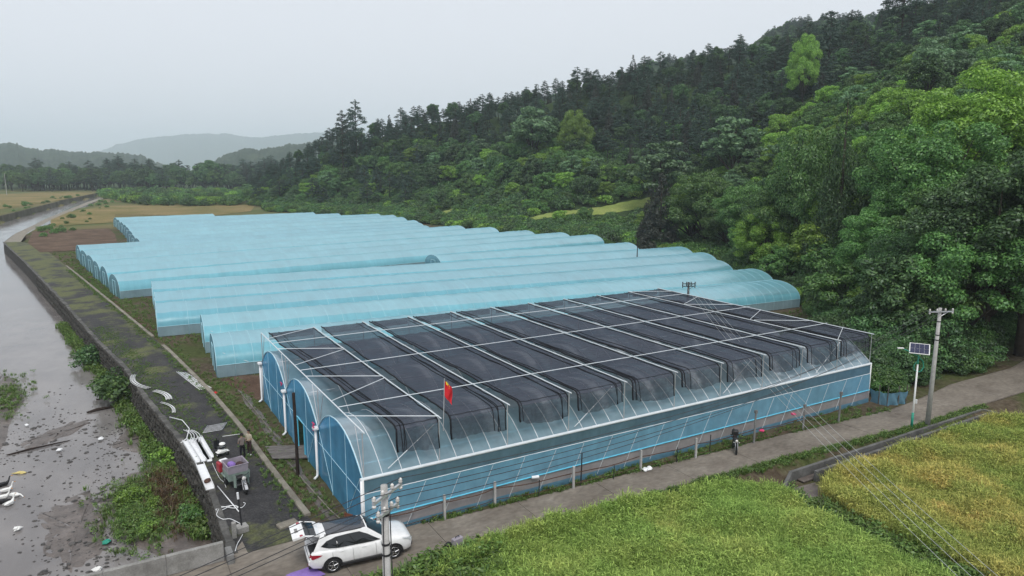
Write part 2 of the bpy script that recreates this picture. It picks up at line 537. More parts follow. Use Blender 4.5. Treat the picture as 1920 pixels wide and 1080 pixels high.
# foliage
mat_leaf('leaf_pine', (.018, .042, .028), (.040, .078, .050), (.072, .118, .070), .16, hue=.04)
mat_leaf('leaf_dark', (.020, .052, .015), (.055, .120, .036), (.125, .225, .070), .27)
mat_leaf('leaf_mid', (.034, .088, .017), (.090, .190, .044), (.185, .32, .085), .32)
mat_leaf('leaf_bright', (.066, .140, .013), (.180, .325, .040), (.34, .52, .088), .36, hue=.02)
mat_leaf('leaf_pale', (.060, .125, .052), (.125, .23, .10), (.20, .32, .145), .32, hue=.02)
mat_leaf('leaf_fir', (.022, .030, .022), (.046, .054, .040), (.075, .078, .056), .14)
mat_leaf('leaf_weed', (.05, .10, .016), (.105, .18, .035), (.19, .27, .06), .3)
mat_leaf('leaf_brown', (.05, .028, .012), (.09, .05, .022), (.14, .09, .04), .2)
def rice_mat(name, g, y, b, thr):
    """blade colour by where the clump stands: ripening goes in patches over the field"""
    m, t, o = newmat(name)
    oi = N(t, 'ShaderNodeObjectInfo')
    ge = N(t, 'ShaderNodeNewGeometry')
    n1 = noise(t, oi.outputs['Location'], .18, 4, .65)
    n2 = noise(t, oi.outputs['Location'], .9, 3, .6)
    k = mth(t, 'ADD', mth(t, 'MULTIPLY', n1, .75), mth(t, 'MULTIPLY', n2, .35))
    c = ramp(t, k, [(thr - .10, g), (thr + .02, tuple((p + q) / 2 for p, q in zip(g, y))), (thr + .09, y), (min(1, thr + .2), b)])
    c = mixc(t, 1.0, c, ramp(t, ge.outputs['Random Per Island'], [(0, (.45, .5, .4)), (.55, (1, 1, 1)), (1, (1.6, 1.55, 1.5))]), 'MULTIPLY')
    d = N(t, 'ShaderNodeBsdfDiffuse'); tr = N(t, 'ShaderNodeBsdfTranslucent')
    t.links.new(c, d.inputs[0]); t.links.new(c, tr.inputs[0])
    ms = N(t, 'ShaderNodeMixShader'); ms.inputs[0].default_value = .3
    t.links.new(d.outputs[0], ms.inputs[1]); t.links.new(tr.outputs[0], ms.inputs[2])
    t.links.new(ms.outputs[0], o.inputs['Surface'])
rice_mat('rice_green', (.27, .41, .11), (.37, .45, .13), (.47, .44, .16), .57)
rice_mat('rice_ripening', (.28, .37, .10), (.48, .44, .14), (.55, .41, .15), .54)

# ------------------------------------------------------------------ lie of the land
WALL = [(-60, -7.2), (-4, -6.2), (1.8, -6.0), (11, -5.9), (19.1, -6.7), (28.8, -8), (39.8, -9.1), (52.6, -11.2), (83.4, -15.5), (130, -22.5), (178, -30.2), (205, -30), (240, -27.5), (264, -26.3), (319, -21.6), (400, -14.5), (511, -3), (700, 25), (11000, 2500)]
KERB = [(-10, -1.0), (4.2, -1.9), (11.5, -2.3), (19, -2.6), (28.3, -3.3), (43.8, -4.9), (52.2, -6.0), (104.4, -13.2), (165, -21.8), (178, -26.5), (205, -27), (240, -25), (264, -23.5), (319, -18.6), (400, -11), (511, 1), (600, 14)]
LBANK = [(-60, -45), (60, -46), (150, -54), (200, -50), (272, -43), (325, -37), (425, -26), (525, -13), (700, 13), (11000, 2480)]
WATER = -2.3
def tt(px): return (px - 960) / 1310.
FOOT = [(tt(p), y) for p, y in ((-600, 3600), (300, 3600), (420, 520), (470, 345), (520, 320), (650, 300), (800, 266), (1000, 208), (1200, 183), (1400, 136), (1530, 96), (1600, 74), (1660, 63), (1780, 63), (1860, 68), (1900, 71), (2200, 70), (3000, 70))]
RIDGE = [(tt(p), y) for p, y in ((-600, 3700), (300, 3700), (420, 545), (470, 372), (540, 350), (650, 350), (800, 345), (1000, 335), (1200, 325), (1400, 312), (1550, 300), (1700, 282), (1920, 252), (2200, 230), (3000, 230))]
SIL = ((430, 330), (500, 312), (540, 290), (600, 268), (650, 250), (700, 238), (800, 207), (860, 200), (950, 183), (1050, 155), (1130, 136), (1200, 112), (1300, 97), (1400, 80), (1500, 55), (1560, 30), (1640, 18), (1700, -4), (1920, -55), (2200, -110))
def _rz(px, py):
    Y = interp(RIDGE, tt(px)); u, v = px - 960, py - 540
    return CAM[2] - (v * _c + FPX * _s) / (FPX * _c - v * _s) * Y
RIDZ = [(tt(-600), 0), (tt(430), 0)] + [(tt(px), max(0, _rz(px, py) - np.interp(px, [500, 650, 1000, 1500, 2200], [11, 6.5, 6.5, 8.5, 9]))) for px, py in SIL[1:]] + [(tt(3000), 80)]
def hill_z(X, Y):
    x, y = w2c(X, Y)
    y = np.maximum(y, 1e-3)
    t = x / y
    f = interp(FOOT, t); r = interp(RIDGE, t); zr = interp(RIDZ, t)
    u = np.clip((y - f) / (r - f), 0, 3)
    e = np.interp(t, [tt(900), tt(1200), tt(1550), tt(1700)], [1.35, 1.7, 1.35, 1.1])
    h = np.where(u < 1, np.power(np.minimum(u, 1), e), np.maximum(1 - (u - 1) * .45, .25))
    bumps = 1.6 * np.sin(X * .071 + 1.3) * np.sin(Y * .063) + .8 * np.sin(X * .19) * np.sin(Y * .17 + 2)
    return h * zr + bumps * np.clip(u * 4, 0, 1) * np.clip(zr / 12, 0, 1)
def ground_z(X, Y):
    X = np.asarray(X, float); Y = np.asarray(Y, float)
    z = hill_z(X, Y)
    wl = interp(WALL, Y); lb = interp(LBANK, Y)
    m = np.where(Y > 150, 2.6, 1.6)
    riv = (X < wl + m) & (X > lb - 1.0) & (Y < 620)
    # rice land south of the road lies lower
    fld = np.clip((-3.9 - Y - np.maximum(0, X - 20) * .075) / .9, 0, 1) * np.clip((X + 4.0) / 1.5, 0, 1)
    z = z - .62 * fld
    z = np.where(riv, -3.1, z)
    return z
def build_ground():
    ys = np.concatenate([np.arange(-58, 0, 4.), np.arange(0, 135, .9), 135 * np.exp(np.linspace(0, math.log(9000 / 135.), 90))])
    ts = np.linspace(-1.2, 1.2, 250)
    Yc, T = np.meshgrid(ys, ts, indexing='ij')
    Xc = T * (Yc + 60)
    Xw = CAM[0] + Xc * _dl[0] + Yc * _df[0]
    Yw = CAM[1] + Xc * _dl[1] + Yc * _df[1]
    Z = ground_z(Xw, Yw)
    Z = np.where(Yc > 3500, np.minimum(Z, 0), Z)
    nr, nc = Z.shape
    co = np.stack([Xw, Yw, Z], -1).reshape(-1, 3)
    idx = np.arange(nr * nc).reshape(nr, nc)
    q = np.stack([idx[:-1, :-1], idx[:-1, 1:], idx[1:, 1:], idx[1:, :-1]], -1).reshape(-1, 4)
    me = bpy.data.meshes.new('ground')
    me.from_pydata(co.tolist(), [], q.tolist())
    me.polygons.foreach_set('use_smooth', [True] * len(me.polygons))
    u = hill_z(co[:, 0], co[:, 1])
    hill = np.clip(u / 1.2, 0, 1)
    x, y = w2c(co[:, 0], co[:, 1])
    hill = np.maximum(hill, np.clip((y - np.interp(x / np.maximum(y, 1), [a for a, b in FOOT], [b for a, b in FOOT]) + 6) / 6, 0, 1))
    hill = np.where(x / np.maximum(y, 1) < tt(420), np.clip((y - 560) / 40, 0, 1), hill)
    fieldm = np.clip((co[:, 1] - 205) / 10, 0, 1)
    for nme, arr in (('hill', hill), ('field', fieldm)):
        at_ = me.attributes.new(nme, 'FLOAT', 'POINT')
        at_.data.foreach_set('value', arr.astype(np.float32))
    me.materials.append(MATS['ground_soil'])
    o = put('ground', me)
    tag(o, kind='structure')
build_ground()

def strip(la, lb, b0, b1, n, z, off_a=0, off_b=0):
    m = MB()
    bs = np.linspace(b0, b1, n)
    m.grid([[(interp(la, b) + off_a, b, z) for b in bs], [(interp(lb, b) + off_b, b, z) for b in bs]])
    return m
# creek water
m = MB()
bs = np.concatenate([np.linspace(-60, 200, 40), np.linspace(210, 618, 40)])
m.grid([[(interp(LBANK, b) - 2, b, WATER) for b in bs], [(interp(WALL, b) + .25, b, WATER) for b in bs]])
struct('creek_water', m, 'creek_water')
# the riverside track on top of the wall
m = MB(); rows = []
bs = np.concatenate([np.linspace(1.4, 60, 60), np.linspace(62, 178, 40)])
for k in range(7):
    u = k / 6
    rows.append([(interp(WALL, b) * (1 - u) + interp(KERB, b) * u + (0.0 if k else .2), b, .03 + .05 * math.sin(u * 3.14) + random.uniform(-.012, .012)) for b in bs])
m.grid(rows)
struct('riverside_path', m, 'black_gravel', smooth=True)
m = strip(WALL, KERB, 178, 560, 60, .05, .3, 0)
struct('far_path', m, 'kerb_concrete')

# retaining wall of the track: backing, coping slabs, stones
wall = thing('retaining_wall', 'dark rubble stone retaining wall between the creek and the gravel track', 'wall', (-6, 2, WATER))
m = MB()
bs = np.concatenate([np.linspace(1.4, 60, 60), np.linspace(62, 200, 40)])
m.grid([[(interp(WALL, b) - .02, b, -3.2) for b in bs], [(interp(WALL, b) + .14, b, .0) for b in bs], [(interp(WALL, b) + .6, b, .015) for b in bs]])
m.build('backing', 'dark_stone', wall, world=True)
stone_meshes = []
for k in range(6):
    bm_ = MB()
    rr = random.Random(k)
    sx, sy, sz = .30, .14, .19
    ring = []
    for yy, sc in ((-sy, .72), (0, 1.0), (sy, 1.0)):
        ring.append([((sx * math.cos(a) * (1 + rr.uniform(-.18, .12))) * sc, yy + rr.uniform(-.03, .03), sz * math.sin(a) * (1.12 + rr.uniform(-.15, .15)) * sc) for a in np.linspace(0, 2 * math.pi, 8, endpoint=False)])
    vs_ = [p for r_ in ring for p in r_]
    fs_ = [tuple(range(7, -1, -1))]
    for q in range(2):
        for i in range(8):
            j = (i + 1) % 8
            fs_.append((q * 8 + i, q * 8 + 8 + i, q * 8 + 8 + j, q * 8 + j))
    bm_.add(vs_, fs_)
    stone_meshes.append(bm_.mesh('stone', 'dark_stone'))
cnt = 0
far_st = MB()
b = 1.8
course = 0
while b < 112:
    step = .58 if b < 60 else 1.1
    sc = step / .58
    for r_ in range(6 if sc < 1.5 else 3):
        zz = -2.35 + (r_ + .5) * .40 * min(sc, 1.9) * (1.0 if sc < 1.5 else 1.05)
        bb = b + (.29 * sc if r_ % 2 else 0)
        aa = interp(WALL, bb) + .10 * (zz + 2.3) / 2.3 - .03
        da = interp(WALL, bb + .5) - interp(WALL, bb - .5)
        rot = (0, random.uniform(-.15, .15), math.atan2(1, da) + math.pi)
        s3 = (sc * random.uniform(.88, 1.12), random.uniform(.8, 1.2), min(sc, 1.9) * random.uniform(.9, 1.12))
        if cnt < 300:
            o = put('stone', stone_meshes[random.randrange(6)], wall, Vector((aa, bb, zz)) - wall.location, rot, s3)
            cnt += 1
        else:
            me_ = stone_meshes[random.randrange(6)]
            M = Matrix.Translation((aa, bb, zz)) @ Matrix.Rotation(rot[2], 4, 'Z') @ Matrix.Diagonal((*s3, 1))
            far_st.add([M @ v_.co for v_ in me_.vertices], [tuple(p.vertices) for p in me_.polygons])
    b += step
tag(far_st.build('stone', 'dark_stone', wall, world=True), kind='stuff')
b = 1.6
while b < 178:
    ln = random.uniform(.9, 1.4) if b < 60 else random.uniform(3, 5)
    a0, a1 = interp(WALL, b), interp(WALL, b + ln)
    ang = math.atan2(ln, a1 - a0)
    m = MB()
    m.bbox(((a0 + a1) / 2 + .18, b + ln / 2, random.uniform(.03, .07)), (math.hypot(ln, a1 - a0) - .03, random.uniform(.32, .48), .12), .03, ang + random.uniform(-.04, .04))
    m.build('coping_slab', 'old_coping', wall, world=True)
    b += ln
# left bank wall, far up the creek
lw = thing('far_bank_wall', 'pale low wall along the far bank where the creek bends away', 'wall', (-39, 272, WATER))
m = MB()
bs = np.linspace(190, 560, 60)
m.grid([[(interp(LBANK, b) - 1.2, b, .05) for b in bs], [(interp(LBANK, b) - .25, b, .3) for b in bs], [(interp(LBANK, b) + .1, b, .3) for b in bs], [(interp(LBANK, b) + .4, b, -3) for b in bs]])
mat_noise('mossy_wall', [(.3, (.07, .075, .045)), (.55, (.13, .125, .095)), (.75, (.20, .19, .16))], .15, .95, .1, .05, 10)
m.build('wall_face', 'mossy_wall', lw, world=True)

# kerb between track and greenhouse ground, in cast lengths, with a gap where the farm gate is
kerb = thing('path_kerb', 'low weathered concrete kerb along the greenhouse side of the gravel track', 'kerb', (-3, 20, 0))
b = 3.6
while b < 120:
    ln = 2.4 if b < 60 else 5
    if not (46.0 < b < 51.5):
        a0, a1 = interp(KERB, b), interp(KERB, b + ln)
        m = MB()
        m.bbox(((a0 + a1) / 2, b + ln / 2, .04 + random.uniform(-.01, .01)), (math.hypot(ln, a1 - a0) - .02, .34, .26), .03, math.atan2(ln, a1 - a0))
        m.build('kerb_length', 'kerb_concrete', kerb, world=True)
    b += ln

# road: cast slabs
RN = [(-40, -4.6), (-12, -4.4), (-6, -4.2), (0.8, -3.5), (4.8, -3.2), (12, -3.4), (18.3, -3.6), (27.2, -3.95), (37.1, -4.75), (47.3, -4.9), (60, -5.0), (75, -2.6), (90, 1)]
RF = [(-40, 1.2), (-6.2, 1.2), (-5.6, 2.6), (-1.6, 2.6), (1.5, .3), (4, -.45), (12, -.75), (20, -1.05), (28, -1.35), (34, -1.75), (40, -2.1), (45, -1.7), (50.4, -.9), (60, -1.0), (75, 1.5), (90, 5)]
road = put('road', None); tag(road, kind='structure')
edges_x = [-40, -30, -22, -14, -6.2, -1.6, 3.2, 8.3, 13.4, 18.6, 23.7, 28.9, 34.1, 39.4, 44.8, 50.4, 56, 64, 74, 90]
for i in range(len(edges_x) - 1):
    x0, x1 = edges_x[i] + .012, edges_x[i + 1] - .012
    xs = np.linspace(x0, x1, 6)
    tz = random.uniform(-.004, .004)
    lo = [(x, interp(RN, x)) for x in xs]; hi = [(x, interp(RF, x)) for x in xs[::-1]]
    m = MB(); m.prism(lo + hi, -.25, .05 + tz)
    m.build('slab', 'road_concrete', road)
m = MB()
xs = np.linspace(-40, 90, 40)
m.grid([[(x, interp(RN, x) - .05, .02) for x in xs], [(x, interp(RF, x) + .1, .02) for x in xs]])
m.build('road_bed', 'wet_mud', road)
# bridge parapet and abutment
par = thing('bridge_parapet', 'light grey concrete parapet at the creek bridge beside the parked car', 'parapet', (-6.2, 1.4, 0))
x = -6.25
while x > -32:
    m = MB(); m.bbox((x - 1.2, 1.4, .46), (2.38, .22, .92), .02); m.build('panel', 'wall_concrete', par, world=True)
    x -= 2.4
m = MB(); m.box((-19, 1.5, -.2), (26, .5, .4)); m.build('deck_edge', 'grey_concrete', par, world=True)
m = MB(); m.bbox((-6.05, 1.2, -.6), (.3, .9, 2.2), .03); m.build('end_post', 'grey_concrete', par, world=True)
m = MB()
m.bbox((-3.0, 3.1, .09), (1.0, .55, .22), .05, .2)
tag(centre(m.build('broken_slab', 'kerb_concrete')), 'pale broken concrete slab lying where the track meets the road behind the car', 'slab')

# mud bars and shoals standing out of the shallow water
def mud(pts, h, seed, mat='wet_mud'):
    pts = np.array(pts, float); c = pts.mean(0)
    n = 48
    d = np.vstack([pts, pts[:1]]); L = np.r_[0, np.cumsum(np.hypot(*np.diff(d, axis=0).T))]
    s = np.linspace(0, L[-1], n, endpoint=False)
    ring = np.stack([np.interp(s, L, d[:, 0]), np.interp(s, L, d[:, 1])], 1)
    rr = np.random.default_rng(seed)
    m = MB(); rows = []
    for u in (1.12, 1.0, .85, .65, .4, .15):
        row = []
        for k in range(n + 1):
            p = c + (ring[k % n] - c) * u
            hh = -.12 if u > 1.1 else h * (1 - u) ** .6 + .03 * math.sin(p[0] * 5 + seed) * math.sin(p[1] * 4)
            row.append((p[0] + .12 * math.sin(7 * k + seed), p[1] + .12 * math.cos(5 * k), WATER + hh))
        rows.append(row)
    m.grid(rows); m.poly(rows[-1][:-1])
    return m
struct('mud_bar', mud([(-11.2, 16.2), (-9.7, 19.6), (-8.2, 20.5), (-6.6, 22), (-6.2, 14), (-6.0, 8.1), (-6.2, 4), (-8.6, 7.2), (-10.4, 11.2)], .30, 1), 'wet_mud', smooth=True)
struct('mud_bar', mud([(-19.2, 52), (-17.6, 48), (-16.9, 40.3), (-17.3, 36), (-17.5, 27.4), (-22, 26), (-26, 40), (-24, 52)], .28, 2), 'wet_mud', smooth=True)
struct('mud_bar', mud([(-14.4, 16.5), (-12, 18.5), (-11.1, 15), (-11.0, 10), (-12.5, 8), (-13.8, 11)], .035, 3), 'wet_mud', smooth=True)
struct('mud_bar', mud([(-10.6, 26), (-9.2, 30), (-7.6, 31), (-7.2, 27), (-7.0, 22.5), (-8.4, 23)], .07, 4), 'wet_mud', smooth=True)
struct('mud_bar', mud([(-16.5, 30), (-13, 33.5), (-11.5, 33), (-13, 30.5), (-15.5, 28.2)], .05, 5), 'wet_mud', smooth=True)
struct('mud_bar', mud([(-13, 64), (-11.6, 60), (-9.4, 40), (-8.6, 33), (-7.6, 29), (-8.2, 29), (-9.6, 36), (-11, 47), (-12.6, 60)], .25, 6), 'wet_mud', smooth=True)

# fields seen far up the valley, bare plots, terraces
def quadsheet(name, pix, z, mat, n=8):
    p = [at(*q, z) for q in pix]
    m = MB(); m.poly([(x, y, z) for x, y in p])
    return struct(name, m, mat)
quadsheet('stubble_field', [(95, 424), (215, 417), (216, 402), (400, 404), (470, 396), (480, 384), (330, 384), (200, 386), (130, 397), (95, 412)], .12, 'tan_field')
quadsheet('bare_plot', [(62, 434), (205, 428), (216, 440), (220, 455), (150, 469), (75, 473), (52, 455)], .10, 'bare_earth')
quadsheet('meadow', [(-60, 400), (0, 392), (120, 374), (180, 363), (130, 360), (-60, 366)], .10, 'tan_field')
quadsheet('meadow', [(215, 366), (300, 357), (480, 356), (520, 362), (500, 377), (300, 378)], .12, 'green_field')
quadsheet('bare_plot', [(455, 388), (505, 386), (512, 366), (470, 368)], .15, 'tan_field')
quadsheet('bare_plot', [(412, 712), (492, 755), (494, 704), (430, 703)], .02, 'red_earth')
# soil strip round the greenhouses
for pts in (((-5.4, 56), (-5.0, 51.5), (-6.0, 52), (-10, 78), (-8.8, 77.8)),):
    struct('turned_soil', sheet(pts, .03), 'red_earth')

# terraced rice ledges half-way up the slope: real steps cut into the hill
def terrace(t0, t1, y0, y1, n=18):
    m = MB(); rows = []
    for j in range(7):
        row = []
        for k in range(n + 1):
            e = abs(math.sin(math.pi * k / n)) ** .5
            t = tt(t0 + (t1 - t0) * k / n); y = y0 + (1 - e) * 3 + (y1 - y0 - (1 - e) * 5) * j / 6
            X, Y = c2w(t * y, y)
            row.append((X, Y, float(hill_z(np.array([X]), np.array([Y]))[0]) + (.7 if 0 < j < 6 else -.4) + .12 * math.sin(k * 2.1 + j)))
        rows.append(row)
    m.grid(rows)
    return m
struct('terrace', terrace(1075, 1224, 219, 227), 'yellow_field', smooth=True)
struct('terrace', terrace(1258, 1352, 195, 202), 'yellow_field', smooth=True)
struct('terrace', terrace(775, 858, 256, 264), 'yellow_field', smooth=True)
struct('terrace', terrace(985, 1085, 221, 226), 'yellow_field', smooth=True)

# distant hills
def ridge_mesh(sil, Y, depth, seed, rough, n=160, base=-20):
    rr = np.random.default_rng(seed)
    px = np.linspace(sil[0][0], sil[-1][0], n); py = np.interp(px, [a for a, b in sil], [b for a, b in sil])
    py = py + rr.normal(0, rough, n) + rough * 1.5 * np.sin(px * .11 + seed) * np.sin(px * .043)
    crest = []
    for a, b in zip(px, py):
        crest.append(atY(a, b, Y))
    m = MB(); rows = []
    for u in np.linspace(-1, 1, 15):
        row = []
        k = 1 - abs(u) ** 1.4
        for i, c in enumerate(crest):
            x, y = w2c(c[0], c[1])
            yy = Y + u * depth + 0.04 * depth * math.sin(i * .5 + u * 6)
            X, Yw = c2w(x * yy / Y, yy)
            row.append((X, Yw, base + (c[2] - base) * k + (rr.normal(0, rough) * Y / 1300 if abs(u) < .9 else 0) * (1 if u else 0)))
        rows.append(row)
    m.grid(rows)
    return m
struct('hills', ridge_mesh([(-500, 250), (-200, 262), (0, 270), (30, 268), (60, 278), (100, 281), (150, 284), (200, 287), (240, 287), (265, 292), (290, 302), (330, 318)], 1900, 600, 3, 1.3, 260), 'far_forest', smooth=True)
struct('hills', ridge_mesh([(60, 318), (150, 300), (220, 270), (280, 258), (340, 252), (420, 250), (470, 258), (540, 252), (600, 247), (700, 252), (900, 300)], 7500, 1100, 4, .6, 200), 'far_forest', smooth=True)
struct('hills', ridge_mesh([(380, 316), (400, 300), (430, 288), (460, 279), (500, 279), (540, 271), (575, 268), (600, 262), (640, 256), (760, 262), (900, 310)], 1600, 500, 5, 1.2, 200), 'far_forest', smooth=True)
struct('hills', ridge_mesh([(-700, 290), (-300, 300), (0, 314), (60, 318), (120, 330)], 1000, 300, 6, 1.3, 120), 'far_forest', smooth=True)

# ------------------------------------------------------------------ three-span greenhouse under shade nets
GL, GW, GG, GR, GF = 40.2, 23.74, 3.04, 4.74, 5.36
SP = GW / 3
gh = thing('shade_net_greenhouse', 'large three-span blue film greenhouse under black shade nets, nearest to the road', 'greenhouse', (0, 0, 0))
mat_plain('film_lath', (.40, .66, .78), .4, .4, 0, .10, 2)
def arch(u):  # 0..1 across a span
    return GG + (GR - GG) * (1 - abs(2 * u - 1) ** 2.25)
US = [0, .03, .08, .15, .24, .34, .44, .5, .56, .66, .76, .85, .92, .97, 1]
for s in range(3):
    m = MB(); rows = []
    for k in range(81):
        a = k * GL / 80
        sag = 0 if k % 2 == 0 else .035
        rows.append([(a, (s + u) * SP, arch(u) - sag * (1 - abs(2 * u - 1) ** 4)) for u in US])
    m.grid(rows)
    m.build('roof_film', 'roof_film', gh, smooth=True)
hm = []
for s in range(1):
    m = MB(); m.tube([(0, u * SP, arch(u) + .004) for u in US], .024, 5); hm = m.mesh('hoop', 'white_tube', True)
for s in range(3):
    for k in range(41):
        if s > 0 and k % 2: continue
        put('hoop', hm, gh, (k * GL / 40, s * SP, 0))
# purlins under the near span (they show through the film)
for s, us in ((0, (.08, .24, .5, .76)), (1, (.3, .5, .7)), (2, (.3, .5, .7))):
    for u in us:
        m = MB(); m.tube([(0, (s + u) * SP, arch(u) - .05), (GL, (s + u) * SP, arch(u) - .05)], .02, 5); m.build('purlin', 'white_tube', gh)
# gutters
for s in range(4):
    m = MB()
    y = s * SP
    m.tube([(-.15, y, GG), (GL + .1, y, GG)], .085 if s in (0, 3) else .11, 8)
    m.build('gutter', 'white_tube', gh)
# columns: ground to the outer net frame
cm = MB(); cm.tube([(0, 0, 0), (0, 0, GF)], .028, 6); cm = cm.mesh('post', 'galvanised')
for s in range(4):
    for k in range(11):
        put('post', cm, gh, (.06 + k * (GL - .12) / 10, s * SP + (.05 if s == 0 else -.05 if s == 3 else 0), 0))
m = MB(); m.tube([(0, 0, 0), (0, 0, GG)], .062, 8); m = m.mesh('corner_post', 'white_paint', True)
for x, y in ((-.03, -.03), (GL + .03, -.03), (-.03, GW + .03), (GL + .03, GW + .03)):
    put('corner_post', m, gh, (x, y, 0))
# end walls: a film sheet in each arch, a doorway in the middle one
def gable(x, s, door=None):
    m = MB()
    ys = sorted(set([round(u * SP, 4) for u in US] + ([round(d - s * SP, 4) for d in door] if door else [])))
    top = []; bot = []
    for y0, y1 in zip(ys[:-1], ys[1:]):
        zb = 2.15 if door and door[0] - 1e-3 <= s * SP + (y0 + y1) / 2 <= door[1] + 1e-3 else .05
        n = 5
        w_ = lambda y, z: x + .02 * math.sin(y * 2.1 + z * 1.7)
        m.grid([[(w_(y, zb + (arch(y / SP) - zb) * k / n), s * SP + y, zb + (arch(y / SP) - zb) * k / n) for k in range(n + 1)] for y in (y0, y1)])
    return m
DOOR = (11.3, 12.9)
for s in range(3):
    gable(.0, s, DOOR if s == 1 else None).build('end_wall_film', 'gable_film', gh, smooth=True)
    gable(GL, s).build('end_wall_film', 'gable_film', gh, smooth=True)
    for x in (-.03, GL + .03):
        m = MB(); m.tube([(x, (s + u) * SP, arch(u) + .01) for u in US], .026, 6); m.build('end_hoop', 'film_lath', gh, smooth=True)
    for fr in (.33, .67):
        m = MB(); y = (s + fr) * SP; m.tube([(-.035, y, 0), (-.035, y, arch(fr))], .016, 6); m.build('end_wall_post', 'film_lath', gh)
    m = MB(); m.tube([(-.03, s * SP + .1, 2.2), (-.03, s * SP + SP - .1, 2.2)], .016, 5); m.build('end_wall_rail', 'film_lath', gh)
    m = MB(); m.tube([(-.04, s * SP + .35, GG - .1), (-.04, s * SP + 2.6, .2)], .016, 5); m.build('end_wall_brace', 'film_lath', gh)
    m = MB(); m.tube([(-.04, s * SP + SP - .35, GG - .1), (-.04, s * SP + SP - 2.6, .2)], .016, 5); m.build('end_wall_brace', 'film_lath', gh)
m = MB()
for y in DOOR: m.box((-.02, y, 1.08), (.07, .06, 2.16))
m.box((-.02, sum(DOOR) / 2, 2.18), (.07, DOOR[1] - DOOR[0] + .1, .06)); m.build('door_frame', 'blue_roller', gh)
m = MB(); m.box((-.05, DOOR[1] + .75, 1.07), (.04, 1.45, 2.05)); m.build('sliding_door', 'side_film', gh)
# long sides: upper band, roll-up curtain, its tube, insect net, skirt
for y, sg in ((0, -1), (GW, 1)):
    def band(z0, z1, mat, name, off, n=61):
        m = MB(); xs = np.linspace(.02, GL - .02, n)
        m.grid([[(x, y + sg * (off + .018 * math.sin(x * 3.1) * math.sin(x * .7 + j)), z0 + (z1 - z0) * j / 4) for x in xs] for j in range(5)])
        return m.build(name, mat, gh, smooth=True)
    band(2.28, GG - .03, 'upper_side_film', 'upper_film', .03)
    band(.98, 2.30, 'side_film', 'rolled_curtain', .07)
    band(.10, 1.0, 'lower_net', 'insect_net', .04)
    band(.0, .34, 'blue_tarp', 'skirt_film', .10)
    m = MB(); m.tube([(0, y + sg * .09, .98), (GL, y + sg * .09, .98)], .038, 6); m.build('roller_tube', 'blue_roller', gh)
    m = MB(); m.tube([(0, y + sg * .06, 2.29), (GL, y + sg * .06, 2.29)], .022, 5); m.build('rail', 'white_tube', gh)
    sm = MB(); sm.tube([(0, 0, 2.27), (-1.05, 0, .14)], .011, 4); sm = sm.mesh('lacing_strap', 'white_tube')
    for k in range(20):
        put('lacing_strap', sm, gh, (1.15 + k * 2.0 + random.uniform(-.05, .05), y + sg * .125, 0), (0, random.uniform(-.03, .03), 0))
m = MB(); m.tube([(9.5, -.16, .99), (9.9, -.26, .99)], .09, 8); m.build('winder', 'white_plastic', gh)
# downpipes on the end wall
for y in (SP, 2 * SP, GW):
    m = MB()
    m.tube([(-.16, y, GG - .05), (-.16, y, .32), (-.20, y - .05, .16), (-.42, y - .25, .10)], .075, 8)
    m.build('downpipe', 'white_plastic', gh, smooth=True)
    m = MB(); m.bbox((-.17, y, GG + .02), (.30, .42, .16), .03); m.build('gutter_outlet', 'white_plastic', gh)
m = MB(); m.tube([(-.1, -.06, GG - .05), (-.1, -.06, .1)], .075, 8); m.build('downpipe', 'white_plastic', gh, smooth=True)
for (x, y, z) in ((-.2, SP + .08, GG + .25), (-.24, SP - .12, GG + .06), (-.2, 2 * SP + .2, GG + .5), (-.12, -.1, .55)):
    m = MB()
    for k in range(4):
        a = k * 1.57 + .4
        m.add([(x, y, z), (x - .12, y + .16 * math.cos(a), z + .16 * math.sin(a)), (x - .05, y + .16 * math.cos(a + .7), z + .16 * math.sin(a + .7))], [(0, 1, 2)])
    m.box((x - .03, y, z), (.09, .09, .09)); m.build('ribbon', 'pink_cloth', gh)
# outer frame carrying the nets
bmesh_ = MB(); bmesh_.tube([(0, -.15, GF + .05), (0, GW + .15, GF + .05)], .034, 6); bmesh_ = bmesh_.mesh('cross_beam', 'white_tube')
for k in range(11):
    put('cross_beam', bmesh_, gh, (.1 + k * 4.0, 0, 0))
for y in (SP / 2, SP * 1.5, SP * 2.5):
    m = MB(); m.tube([(.1, y, GF + .12), (GL, y, GF + .12)], .024, 6); m.build('frame_rail', 'white_tube', gh)
for (a0, a1) in ((.1, 4.1), (40.1, 36.1)):
    for (y0, y1) in ((2.46, .1), (5.2, 7.8), (10.5, 8.2), (13.3, 15.7), (18.1, 15.9), (21.5, 23.6)):
        m = MB(); m.tube([(a0, y0, GF + .10), (a1, y1, GF + .10)], .023, 5); m.build('frame_brace', 'white_tube', gh)
for s in range(4):
    for sg in ((1, -1) if 0 < s < 3 else ((1,) if s == 0 else (-1,))):
        for x in (.06,):
            m = MB(); m.tube([(x, s * SP + sg * .1, GG + .15), (x, s * SP + sg * 1.15, GF)], .018, 5); m.build('knee_brace', 'galvanised', gh)
m = MB(); m.tube([(GL, .1, GG + .2), (GL, 2.9, GF)], .025, 5); m.build('knee_brace', 'white_tube', gh)
for x in (1.2, 12.4, 24.3, 33.7):
    m = MB(); m.tube([(x + .1, .05, GG + .25), (x + 2.9, .25, GF - .2)], .02, 5); m.build('net_stay', 'white_tube', gh)
